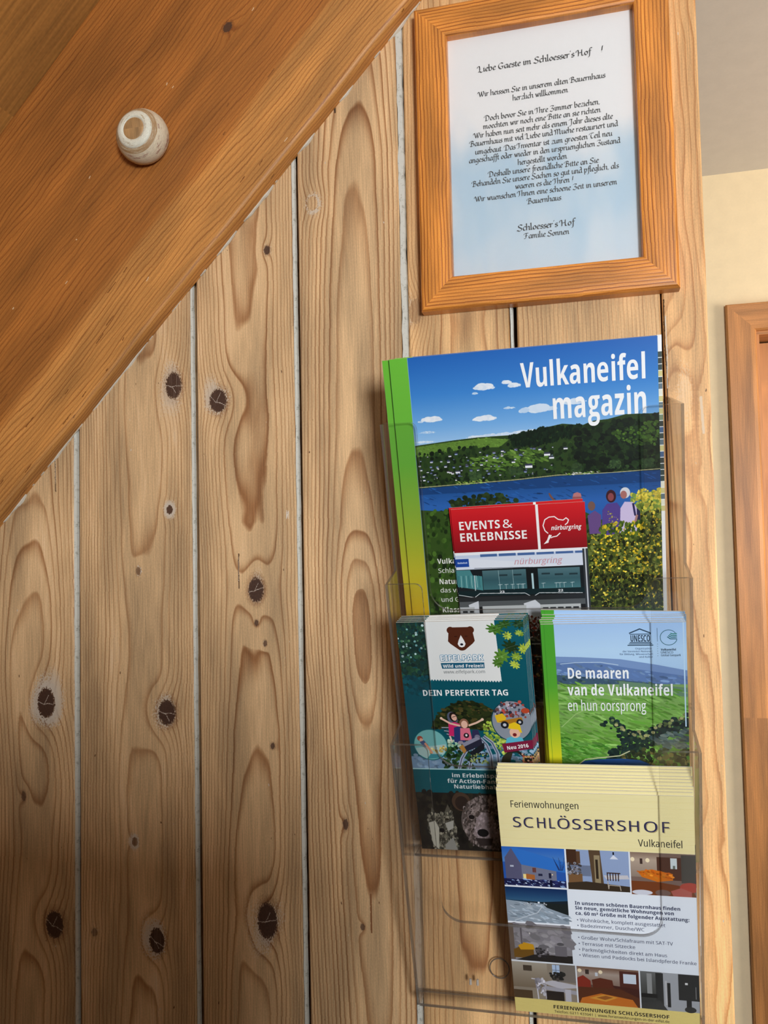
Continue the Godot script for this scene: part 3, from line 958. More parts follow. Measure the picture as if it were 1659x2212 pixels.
# ------------------------------------------------------------------ the framed letter
func _picture() -> void:
	var t := thing("picture_frame", "letter in an orange-brown wooden frame hanging above the brochure holder", "picture frame")
	t.position = Vector3(-0.1437, 1.725, 0.0)
	t.rotation.z = 0.003
	var W := 0.2337
	var H := 0.2962
	var g := wood(128, 768, {"wm": 0.032, "hm": 0.3, "seed": 400, "pith": [[0, 1.0], [0.3, 1.2]], "centre": [[0, -0.004], [0.15, -0.0035], [0.3, -0.0045]], "left": 310.0, "right": 310.0, "power": 1.0, "warp": 0.35, "begin": 0.4,
		"light": rgb(226, 146, 62), "dark": rgb(148, 78, 24), "contrast": 1.25})
	var m := mat(Color.WHITE, 0.38, tex_of(turned(g)), 0.03)
	m.clearcoat_enabled = true
	m.clearcoat = 0.25
	m.clearcoat_roughness = 0.3
	var prof := [[0.0, 0.0], [0.0, 0.0125], [0.0008, 0.0145], [0.0026, 0.0158], [0.010, 0.0163], [0.020, 0.0163], [0.0285, 0.0158], [0.0304, 0.0150], [0.0312, 0.0130], [0.0312, 0.0050]]
	var across := moulding(W, prof)
	var upright := moulding(H, prof)
	var r1 := obj("frame_rail", across, m, t)
	r1.position = Vector3(0, 0, 0)
	var r2 := obj("frame_rail", upright, m, t, Vector3(W, 0, 0))
	r2.rotation.z = PI / 2
	var r3 := obj("frame_rail", across, m, t, Vector3(W, H, 0))
	r3.rotation.z = PI
	var r4 := obj("frame_rail", upright, m, t, Vector3(0, H, 0))
	r4.rotation.z = -PI / 2
	slab("backing_card", Vector3(0.012, 0.012, 0.0006), Vector3(W - 0.012, H - 0.012, 0.0045), mat(rgb(120, 90, 60), 0.9), t)

	# the paper: writing paper, white above, pale blue lower down, with soft cloudy wisps
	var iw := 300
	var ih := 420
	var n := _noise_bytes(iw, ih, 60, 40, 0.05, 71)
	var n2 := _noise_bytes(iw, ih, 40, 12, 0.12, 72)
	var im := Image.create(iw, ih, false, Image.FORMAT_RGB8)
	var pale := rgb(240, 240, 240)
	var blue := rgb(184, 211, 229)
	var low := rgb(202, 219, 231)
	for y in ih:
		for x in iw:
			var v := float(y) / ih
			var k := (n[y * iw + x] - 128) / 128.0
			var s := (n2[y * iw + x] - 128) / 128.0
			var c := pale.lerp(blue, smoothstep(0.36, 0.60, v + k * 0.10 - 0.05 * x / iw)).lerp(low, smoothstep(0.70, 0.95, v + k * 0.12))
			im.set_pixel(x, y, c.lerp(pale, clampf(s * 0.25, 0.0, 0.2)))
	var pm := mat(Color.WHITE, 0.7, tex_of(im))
	var paper := Node3D.new()
	paper.name = "letter_paper"
	t.add_child(paper)
	paper.set_meta("label", "white and pale blue letter with black calligraphic writing")
	var pw := W - 0.056
	var ph := H - 0.056
	var flat := sheet(PackedVector2Array([Vector2(0, 0), Vector2(pw, 0), Vector2(pw, -ph), Vector2(0, -ph)]), 0.0008, Vector2(pw, ph))
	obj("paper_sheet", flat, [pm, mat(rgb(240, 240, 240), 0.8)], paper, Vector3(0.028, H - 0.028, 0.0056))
	var ink := mat(rgb(24, 26, 30), 0.6)
	var lines := [["Liebe Gaeste im Schloesser's Hof", -0.0842, 0.0211, 1.9542, 0.0036], ["!", 0.0296, 0.0325, 1.9545, 0.0036], ["Wir heissen Sie in unserem alten Bauernhaus", -0.0846, 0.0331, 1.9300, 0.0032], ["herzlich willkommen.", -0.0521, 0.0004, 1.9215, 0.0032],
		["Doch bevor Sie in Ihre Zimmer beziehen,", -0.0791, 0.0276, 1.9058, 0.0032], ["moechten wir noch eine Bitte an sie richten.", -0.0808, 0.0292, 1.8981, 0.0032], ["Wir haben nun seit mehr als einem Jahr dieses alte", -0.0899, 0.0384, 1.8903, 0.0032],
		["Bauernhaus mit viel Liebe und Muehe restauriert und", -0.0939, 0.0427, 1.8827, 0.0032], ["umgebaut. Das Inventar ist zum groesten Teil neu", -0.0891, 0.0374, 1.8744, 0.0032], ["angeschafft oder wieder in den urspruenglichen Zustand", -0.0952, 0.0442, 1.8667, 0.0032],
		["hergestellt worden.", -0.0492, -0.0025, 1.8587, 0.0032], ["Deshalb unsere freundliche Bitte an Sie:", -0.0770, 0.0259, 1.8509, 0.0032], ["Behandeln Sie unsere Sachen so gut und pfleglich, als", -0.0927, 0.0420, 1.8434, 0.0032],
		["waeren es die Ihren !", -0.0523, 0.0016, 1.8360, 0.0032], ["Wir wuenschen Ihnen eine schoene Zeit in unserem", -0.0907, 0.0402, 1.8285, 0.0032], ["Bauernhaus.", -0.0415, -0.0090, 1.8202, 0.0032],
		["Schloesser's Hof", -0.0516, 0.0009, 1.7954, 0.0036], ["Familie Sonnen", -0.0454, -0.0041, 1.7874, 0.0032]]
	for l in lines:
		obj("writing_line", pen_line(l[0], l[1] + 0.1437, l[2] + 0.1437, l[3] - 1.725, l[4]), ink, paper, Vector3(0, 0, 0.0059))
	var glass: StandardMaterial3D = mats["glass"]
	slab("glass_pane", Vector3(0.027, 0.027, 0.0068), Vector3(W - 0.027, H - 0.027, 0.0086), glass, t)


# ------------------------------------------------------------------ the clear plastic brochure holder
const HX := -0.1634
const HW := 0.2404
const TIER := [1.607, 1.471, 1.3376]


func _lean_basis() -> Basis:
	var c := 1.0 / sqrt(1.0 + LEAN * LEAN)
	return Basis(Vector3(1, 0, 0), Vector3(0, c, LEAN * c), Vector3(0, -LEAN * c, c))


func _holder() -> void:
	var t := thing("brochure_holder", "clear plastic three-tier brochure holder screwed to the plank wall", "brochure holder")
	t.position = Vector3(-0.1571, 1.0873, 0)      # hung a touch askew
	t.rotation.z = 0.0122
	var clear := StandardMaterial3D.new()
	clear.albedo_color = Color(0.62, 0.60, 0.57, 0.008)
	clear.transparency = BaseMaterial3D.TRANSPARENCY_ALPHA
	clear.roughness = 0.05
	var rim := StandardMaterial3D.new()
	rim.albedo_color = Color(0.42, 0.39, 0.36, 0.62)
	rim.transparency = BaseMaterial3D.TRANSPARENCY_ALPHA
	rim.roughness = 0.12
	var both := [clear, rim]
	# the three pocket fronts, each cut out between two rounded ears
	var ear := 0.029
	var cut := 0.168
	var tall := 0.2587
	var R := 0.018
	var r := 0.006
	var pts := PackedVector2Array([Vector2(0, -tall), Vector2(HW, -tall), Vector2(HW, 0)])
	pts.append_array(arc(Vector2(HW - ear + r, -r), r, PI / 2, PI, 5))
	pts.append_array(arc(Vector2(HW - ear - R, -cut + R), R, 0, -PI / 2, 8))
	pts.append_array(arc(Vector2(ear + R, -cut + R), R, -PI / 2, -PI, 8))
	pts.append_array(arc(Vector2(ear - r, -r), r, 0, PI / 2, 5))
	pts.append(Vector2(0, 0))
	var front := sheet(pts, 0.0030)
	for y in TIER:
		var o := obj("pocket_front", front, both, t)
		o.transform = Transform3D(_lean_basis(), Vector3(0, y - 1.0888, 0.0998))
	# side walls that follow the pockets
	var side := PackedVector2Array([Vector2(0.0005, 1.630), Vector2(0.0998, 1.607), Vector2(0.0640, 1.482), Vector2(0.0998, 1.471), Vector2(0.0640, 1.3476), Vector2(0.0998, 1.3376), Vector2(0.0290, 1.0888), Vector2(0.0005, 1.0888)])
	for k in side.size():
		side[k].y -= 1.0888
	var haze_tint: StandardMaterial3D = clear.duplicate()
	haze_tint.albedo_color = Color(0.66, 0.62, 0.58, 0.05)  # pale grey tint stands in for reflections hazing the side walls
	var wall := sheet(side, 0.0022)
	for x in [-0.0022, HW]:
		var o := obj("side_wall", wall, [haze_tint, rim], t)
		o.transform = Transform3D(Basis(Vector3(0, 0, 1), Vector3(0, 1, 0), Vector3(-1, 0, 0)), Vector3(x, 0, 0))
	# back plate and pocket floors
	obj("back_plate", sheet(PackedVector2Array([Vector2(0, 0), Vector2(HW, 0), Vector2(HW, 0.5412), Vector2(0, 0.5412)]), 0.0018), both, t, Vector3(0, 0, 0.0026))
	var ground := sheet(PackedVector2Array([Vector2(0, 0.003), Vector2(HW, 0.003), Vector2(HW, 0.0262), Vector2(0, 0.0262)]), 0.002)
	for y in TIER:
		var o := obj("pocket_floor", ground, both, t)
		o.transform = Transform3D(Basis(Vector3(1, 0, 0), Vector3(0, 0, 1), Vector3(0, -1, 0)), Vector3(0, y - 0.2512 - 1.0888, 0))
	# moulded ring and studs at the foot
	var ring := TorusMesh.new()
	ring.inner_radius = 0.0082
	ring.outer_radius = 0.0094
	ring.rings = 32
	ring.ring_segments = 8
	var shine := mat(rgb(200, 192, 182), 0.15)
	var o1 := obj("moulded_ring", ring, rim, t, Vector3(0.0705, 0.0262, 0.0042))
	o1.rotation.x = PI / 2
	for x in [0.0, 0.0065]:
		var stud := CylinderMesh.new()
		stud.top_radius = 0.0011
		stud.bottom_radius = 0.0013
		stud.height = 0.005
		stud.radial_segments = 12
		obj("stud", stud, shine, t, Vector3(0.0445 + x, 0.016, 0.012))


# ------------------------------------------------------------------ printed sheets
var cv: Image
var cs := 10.0
var pr := RandomNumberGenerator.new()


func canvas(w: float, h: float, scale: float, c: Color, s: int) -> void:
	cs = scale
	cv = Image.create(int(w * scale), int(h * scale), false, Image.FORMAT_RGB8)
	cv.fill(c)
	pr.seed = s


func print_done() -> ImageTexture:
	var im := cv
	im.resize(im.get_width() / 2, im.get_height() / 2, Image.INTERPOLATE_BILINEAR)
	return tex_of(im)


func rect(x0: float, y0: float, x1: float, y1: float, c: Color) -> void:
	cv.fill_rect(Rect2i(int(x0 * cs), int(y0 * cs), maxi(1, int(x1 * cs) - int(x0 * cs)), maxi(1, int(y1 * cs) - int(y0 * cs))), c)


func grade(x0: float, y0: float, x1: float, y1: float, list: Array) -> void:
	# colours down the page: [[share, colour], ...]
	var a := int(y0 * cs)
	var b := int(y1 * cs)
	for y in range(a, b):
		var f := float(y - a) / (b - a)
		var c: Color = list[list.size() - 1][1]
		for k in list.size() - 1:
			if f <= list[k + 1][0]:
				c = list[k][1].lerp(list[k + 1][1], clampf((f - list[k][0]) / (list[k + 1][0] - list[k][0]), 0.0, 1.0))
				break
		cv.fill_rect(Rect2i(int(x0 * cs), y, int(x1 * cs) - int(x0 * cs), 1), c)


func poly(pts: Array, c: Color) -> void:
	var n := pts.size() / 2
	var lo: float = 1e9
	var hi: float = -1e9
	for k in n:
		lo = minf(lo, pts[k * 2 + 1])
		hi = maxf(hi, pts[k * 2 + 1])
	for y in range(maxi(0, int(lo * cs)), mini(cv.get_height() - 1, int(hi * cs)) + 1):
		var yy := (y + 0.5) / cs
		var cross := []
		for k in n:
			var ax: float = pts[k * 2]
			var ay: float = pts[k * 2 + 1]
			var j := (k + 1) % n
			var bx: float = pts[j * 2]
			var by: float = pts[j * 2 + 1]
			if (ay <= yy) != (by <= yy):
				cross.append(ax + (yy - ay) / (by - ay) * (bx - ax))
		cross.sort()
		for k in range(0, cross.size() - 1, 2):
			var x0 := int(cross[k] * cs)
			cv.fill_rect(Rect2i(x0, y, maxi(1, int(cross[k + 1] * cs) - x0), 1), c)


func ell(cx: float, cy: float, rx: float, ry: float, c: Color, turn := 0.0, n := 22) -> void:
	var p := []
	for k in n:
		var a := TAU * k / n
		var x := cos(a) * rx
		var y := sin(a) * ry
		p.append(cx + x * cos(turn) - y * sin(turn))
		p.append(cy + x * sin(turn) + y * cos(turn))
	poly(p, c)


func stroke(pts: Array, w: float, c: Color) -> void:
	for k in range(0, pts.size() - 2, 2):
		var a := Vector2(pts[k], pts[k + 1])
		var b := Vector2(pts[k + 2], pts[k + 3])
		var e := (b - a).normalized().orthogonal() * w / 2
		poly([a.x + e.x, a.y + e.y, b.x + e.x, b.y + e.y, b.x - e.x, b.y - e.y, a.x - e.x, a.y - e.y], c)
		ell(b.x, b.y, w / 2, w / 2, c, 0.0, 8)


func vary(c: Color, by: float) -> Color:
	var f := 1.0 + pr.randf_range(-by, by)
	return Color(clampf(c.r * f, 0, 1), clampf(c.g * f, 0, 1), clampf(c.b * f, 0, 1))


# leaves, grass, crowds of trees: many small blots inside an outline
func dabs(n: int, outline: Array, r0: float, r1: float, cols: Array, flat := 1.0) -> void:
	var shape := PackedVector2Array()
	var lo := Vector2(1e9, 1e9)
	var hi := -lo
	for k in range(0, outline.size(), 2):
		var p := Vector2(outline[k], outline[k + 1])
		shape.append(p)
		lo = lo.min(p)
		hi = hi.max(p)
	for k in n:
		var p := Vector2(pr.randf_range(lo.x, hi.x), pr.randf_range(lo.y, hi.y))
		if Geometry2D.is_point_in_polygon(p, shape):
			var r := pr.randf_range(r0, r1)
			ell(p.x, p.y, r, r * flat, vary(cols[pr.randi() % cols.size()], 0.18), pr.randf() * 0.6, 7)


func cloud(cx: float, cy: float, w: float, h: float, c: Color) -> void:
	for k in 26:
		var f := pr.randf_range(-1.0, 1.0)
		var r := (1.0 - f * f) * h * pr.randf_range(0.25, 0.55) + h * 0.06
		ell(cx + f * w, cy - r * 0.4 + pr.randf_range(-0.1, 0.15) * h, r * 1.7, r, c.lerp(Color.WHITE, pr.randf() * 0.6), 0.0, 12)


const ORDER := ["second", "third", "fourth", "fifth", "sixth", "seventh", "eighth", "ninth", "tenth"]


func _edge_paper() -> StandardMaterial3D:
	if not mats.has("page"):
		mats["page"] = mat(rgb(226, 224, 216), 0.7)
	return mats["page"]


# a stack of printed sheets leaning in a pocket; at = top left of the front one, tilt in degrees, each copy shifted by steps
func sheets(called: String, labels: Array, category: String, group: String, print: Texture2D, w: float, h: float, thick: float, at: Vector3, tilt: float, shifts: Array, gloss := 0.3) -> Array:
	var m := mat(Color.WHITE, gloss, print)
	var o := PackedVector2Array([Vector2(0, 0), Vector2(w, 0), Vector2(w, -h), Vector2(0, -h)])
	var mesh := sheet(o, thick, Vector2(w, h))
	var out := []
	for k in shifts.size():
		var t := thing(called, labels[mini(k, labels.size() - 1)], category, group)
		var b := _lean_basis() * Basis(Vector3(0, 0, 1), deg_to_rad(tilt + shifts[k][2]))
		t.transform = Transform3D(b, at + _lean_basis() * Vector3(shifts[k][0], shifts[k][1], -(thick + 0.0003) * k))
		obj("cover", mesh, [m, _edge_paper()], t)
		out.append(t)
	return out


func _magazines() -> void:
	var W := 215.5
	var H := 299.0
	canvas(W, H, 8.0, rgb(40, 66, 30), 21)
	grade(0, 0, W, 80, [[0.0, rgb(36, 104, 190)], [0.4, rgb(62, 136, 214)], [0.75, rgb(120, 178, 234)], [1.0, rgb(178, 212, 244)]])
	cloud(78, 30, 9, 5, rgb(216, 230, 246))
	cloud(70.5, 34, 2.5, 1.6, rgb(170, 205, 240))
	cloud(97, 27, 4, 2.6, rgb(216, 230, 246))
	cloud(103, 30, 5, 3.6, rgb(216, 230, 246))
	cloud(32, 53.5, 9.5, 4.4, rgb(222, 234, 248))
	cloud(22.5, 54.5, 2.2, 1.6, rgb(190, 216, 244))
	cloud(77, 55.5, 10.5, 4.4, rgb(222, 234, 248))
	cloud(121, 51, 16, 6.4, rgb(190, 216, 244))
	cloud(98, 48, 5, 1.8, rgb(170, 205, 240))
	cloud(150, 47, 10, 4, rgb(190, 216, 244))
	for k in 5:
		cloud(70 + k * 12, 71.0 - k * 0.5, 10, 3.2, rgb(196, 220, 246))
	cloud(28, 64, 8, 1.8, rgb(150, 194, 238))
	cloud(24, 72, 10, 2, rgb(176, 210, 242))
	# the far hill, village and lake
	var hill := [0, 76.5, 20, 74.2, 50, 71.8, 70, 70.6, 98, 70.5, 115, 68, 124, 66.4, 140, 63.8, 156, 66.0, 165, 63, 176, 62.5, 190, 59.5, 216, 60.5, 216, 112, 0, 114]
	poly(hill, rgb(44, 66, 30))
	poly([0, 77, 40, 73.6, 78, 71.4, 96, 74, 88, 80, 60, 79, 30, 84, 0, 85], rgb(96, 132, 52))
	dabs(500, [0, 77, 40, 73.6, 78, 71.4, 96, 74, 88, 80, 60, 79, 30, 84, 0, 85], 0.5, 1.4, [rgb(104, 142, 58), rgb(88, 124, 48)], 0.4)
	dabs(900, [0, 82, 50, 78, 88, 79, 98, 71, 156, 66, 216, 61, 216, 106, 0, 112], 0.8, 2.2, [rgb(30, 48, 24), rgb(36, 58, 28), rgb(22, 36, 20), rgb(48, 74, 32)], 1.1)
	dabs(700, [96, 71.5, 124, 66.4, 156, 66.4, 150, 74, 120, 80, 100, 80], 0.5, 1.2, [rgb(16, 32, 20), rgb(20, 38, 22)], 2.0)
	dabs(260, [64, 88, 100, 84, 120, 82, 130, 92, 100, 100, 60, 98], 1.2, 3.2, [rgb(88, 124, 48), rgb(76, 110, 42), rgb(104, 138, 58)], 0.35)
	dabs(900, [150, 68, 216, 61, 216, 106, 150, 106], 1.2, 3.2, [rgb(18, 28, 20), rgb(24, 38, 22), rgb(32, 52, 26)], 0.9)
	dabs(200, [176, 72, 216, 66, 216, 86, 190, 84], 0.8, 2.0, [rgb(72, 104, 38), rgb(60, 90, 34), rgb(40, 62, 30)], 0.8)
	for k in 95:
		var x := pr.randf_range(17, 132)
		var y := pr.randf_range(84, 107) - (x - 17) * 0.02
		if pr.randf() < 0.3 and x > 60 and y > 96:
			continue
		var s := pr.randf_range(0.5, 1.2)
		poly([x - s * 1.5, y, x + s * 1.5, y, x + s, y - s * 0.9, x - s, y - s * 0.9], [rgb(52, 58, 84), rgb(66, 62, 70), rgb(44, 52, 78)][k % 3])
		rect(x - s * 1.1, y, x + s * 0.9, y + s * 0.9, [rgb(236, 238, 244), rgb(150, 166, 206), rgb(210, 214, 226), rgb(110, 124, 160)][pr.randi() % 4])
	for e in [[44, 85, 2.6], [49, 99, 4.0], [108, 97, 6.0], [124, 88, 5.0], [128, 91, 4.0], [140, 84, 3.4], [97, 93, 3.0], [24, 98, 2.0], [33, 95, 1.8]]:
		rect(e[0], e[1], e[0] + e[2], e[1] + e[2] * 0.34, rgb(238, 240, 246))
		poly([e[0] - 0.4, e[1], e[0] + e[2] + 0.4, e[1], e[0] + e[2] - 0.4, e[1] - e[2] * 0.28, e[0] + 0.4, e[1] - e[2] * 0.28], rgb(58, 60, 82))
	dabs(240, [0, 104, 216, 101, 216, 108, 0, 113], 0.8, 2.0, [rgb(26, 42, 24), rgb(44, 66, 34), rgb(20, 34, 24)], 0.8)
	for e in [[100, 101, 5.5], [66, 103, 4.5], [180, 100, 4.0], [206, 100, 4.0], [150, 101, 3.5]]:
		dabs(60, [e[0] - e[2], e[1] + 3, e[0] - e[2], e[1] - 3, e[0] + e[2], e[1] - 3, e[0] + e[2], e[1] + 3], 0.8, 1.6, [rgb(58, 82, 46), rgb(44, 66, 40)], 1.0)
	stroke([16, 111.2, 60, 109.8, 98, 108.6, 134, 106.4, 176, 106.6, 216, 105.4], 0.7, rgb(176, 172, 132))
	dabs(40, [50, 108, 78, 107, 78, 110.4, 50, 110.8], 0.6, 1.6, [rgb(128, 160, 68), rgb(144, 170, 80)], 0.4)
	dabs(40, [140, 105, 170, 104.4, 170, 106.6, 140, 107], 0.6, 1.4, [rgb(120, 150, 66), rgb(200, 200, 190)], 0.4)
	grade(0, 112, W, 160, [[0.0, rgb(22, 56, 108)], [0.1, rgb(34, 84, 150)], [0.35, rgb(46, 100, 176)], [1.0, rgb(38, 88, 170)]])
	poly([0, 114, 20, 112, 98, 109.2, 134, 107.2, 216, 106.4, 216, 116, 0, 118], rgb(26, 66, 122))
	dabs(200, [0, 112, 216, 107, 216, 128, 0, 128], 1.0, 3.5, [rgb(30, 76, 140), rgb(38, 90, 158), rgb(24, 62, 118)], 0.16)
	dabs(330, [34, 134, 42, 125, 52, 122, 75, 119.5, 90, 121, 99, 126, 104, 136, 30, 138], 1.0, 2.6, [rgb(26, 40, 22), rgb(34, 52, 26), rgb(44, 62, 30)], 0.9)
	# the near bank and the gorse in flower
	poly([0, 130, 34, 133, 110, 132, 150, 136, 168, 146, 216, 126, 216, H, 0, H], rgb(52, 78, 30))
	dabs(1500, [0, 132, 110, 133, 160, 140, 160, H, 0, H], 0.8, 2.4, [rgb(50, 80, 28), rgb(36, 58, 22), rgb(66, 98, 36), rgb(28, 44, 20)], 1.3)
	dabs(500, [192, 126, 200, 124, 216, 124, 216, 170, 196, 168], 0.8, 1.8, [rgb(122, 148, 62), rgb(150, 168, 74), rgb(196, 186, 70)], 1.2)
	var gorse := [157, 158, 164, 150, 180, 147, 200, 142, 216, 138, 216, 224, 157, 224]
	for k in 5:
		dabs(520, gorse, 0.5, 1.7, [rgb(74, 88, 30), rgb(52, 62, 24), rgb(96, 106, 40), rgb(34, 40, 18), rgb(110, 120, 56)], 1.3)
		dabs(230 - k * 10, gorse, 0.4, 1.3, [rgb(226, 194, 44), rgb(204, 172, 38), rgb(238, 212, 84), rgb(178, 152, 44)], 0.9)
	dabs(420, [157, 190, 216, 196, 216, 224, 157, 224], 0.5, 1.6, [rgb(40, 46, 22), rgb(28, 32, 16), rgb(66, 74, 30)], 1.3)
	dabs(70, [198, 122, 204, 121, 208, 126, 202, 132, 196, 130], 0.6, 1.2, [rgb(206, 190, 60), rgb(220, 200, 80)])
	dabs(70, [210, 123, 216, 121, 216, 132, 210, 130], 0.6, 1.2, [rgb(206, 190, 60), rgb(220, 200, 80)])
	# walkers
	stroke([127, 123, 130, 127.5, 137, 131], 1.6, rgb(120, 78, 66))
	stroke([126.4, 121.4, 128, 124.5], 1.2, rgb(120, 78, 66))
	ell(149, 126.5, 3.6, 4.0, rgb(150, 84, 84))
	poly([145.6, 125.4, 146.4, 122.6, 149.4, 121.6, 152.2, 122.8, 152.8, 125.6], rgb(186, 120, 122))
	poly([157, 142, 163, 138, 168, 142, 167, 158, 158, 158], rgb(104, 76, 132))
	ell(160.5, 134, 3.0, 4.0, rgb(118, 88, 80))
	poly([168, 160, 169, 138, 173, 132.5, 181, 132, 184, 137, 184, 158], rgb(84, 66, 140))
	ell(176.4, 126.4, 4.0, 5.4, rgb(62, 28, 36))
	ell(176.2, 127.0, 2.4, 3.4, rgb(140, 72, 76))
	poly([182.5, 158, 183.5, 137, 187, 131.5, 193.5, 132, 197.5, 139, 197, 152, 195.5, 158], rgb(206, 192, 226))
	stroke([193.6, 133, 195, 143], 1.6, rgb(44, 40, 84))
	poly([196.4, 137, 199, 140, 199, 150, 196, 152], rgb(40, 38, 74))
	stroke([196.5, 143, 194.5, 151], 1.8, rgb(170, 124, 116))
	ell(187.6, 124.0, 4.0, 4.6, rgb(214, 216, 222))
	ell(186.4, 125.6, 2.6, 3.4, rgb(170, 110, 104))
	dabs(160, [166, 150, 200, 148, 200, 160, 166, 162], 0.6, 1.5, [rgb(96, 116, 40), rgb(60, 84, 30), rgb(206, 182, 40)], 1.6)
	dabs(30, [172, 138, 180, 140, 182, 152, 174, 152], 0.3, 0.8, [rgb(210, 190, 110), rgb(160, 150, 90)])
	# the coloured band down the spine
	grade(0, 0, 15.6, H, [[0.0, rgb(112, 196, 62)], [0.3, rgb(108, 182, 62)], [0.45, rgb(146, 184, 58)], [0.62, rgb(196, 190, 46)], [0.78, rgb(222, 176, 30)], [1.0, rgb(226, 150, 24)]])
	rect(15.6, 0, 15.9, H, rgb(150, 190, 220))
	var tex := print_done()
	var c := 1.0 / sqrt(1.0 + LEAN * LEAN)
	var at := Vector3(-0.1549, 1.6591, 0.1061)
	var labels := ["front magazine with lake photograph and white title in the top pocket", "magazine just behind the front one, its green spine showing beyond the left edge", "rearmost magazine of the top pocket, white page edge showing on the right"]
	var all := sheets("magazine", labels, "magazine", "magazines in the top pocket", tex, W * 0.001, H * 0.001, 0.003, at, 0.66, [[0, 0, 0], [-0.0068, -0.0006, 0.05], [0.0034, 0.0004, -0.05]])
	var f: Node = all[0]
	var white := rgb(248, 250, 252)
	words(f, "Vulkaneifel", "bold", 108.6, 205.8, 32.2, 20.0, white, "title_lettering")
	words(f, "magazin", "bold", 133.2, 205.8, 59.6, 22.0, white, "title_lettering")
	var y := [180.4, 188.9, 199.3, 207.1, 215.8, 225.8]
	var small := ["Vulkane und", "Schlacken und", "Natur erleben", "das vielfältige", "und Geologie", "Klassik"]
	var cap := [4.6, 4.2, 4.8, 4.2, 4.2, 4.8]
	for k in 6:
		words(f, small[k], "bold" if k in [0, 2, 5] else "sans", 26.7 + k * 0.25, 26.7 + k * 0.25 + [37.0, 40.0, 40.0, 38.0, 36.0, 22.0][k], y[k], cap[k], rgb(226, 228, 220))
	# the rearmost copy shows its white page edge with coloured index blocks
	canvas(4.0, H, 8.0, rgb(240, 240, 238), 22)
	for k in 26:
		rect(0, 13 + k * 5.0, 4, 13 + k * 5.0 + 4.4, [rgb(90, 110, 120), rgb(40, 60, 56), rgb(206, 196, 130), rgb(120, 140, 110), rgb(36, 46, 40), rgb(226, 224, 206), rgb(60, 90, 130)][pr.randi() % 7])
	rect(0, 150, 4, H, rgb(238, 238, 240))
	var pm := mat(Color.WHITE, 0.5, print_done())
	var tab := sheet(PackedVector2Array([Vector2(0, 0), Vector2(0.0036, 0), Vector2(0.0036, -H * 0.001), Vector2(0, -H * 0.001)]), 0.001, Vector2(0.0036, H * 0.001))
	obj("page_edge", tab, [pm, _edge_paper()], all[2], Vector3(W * 0.001 - 0.0034, 0.0002, 0.0003))


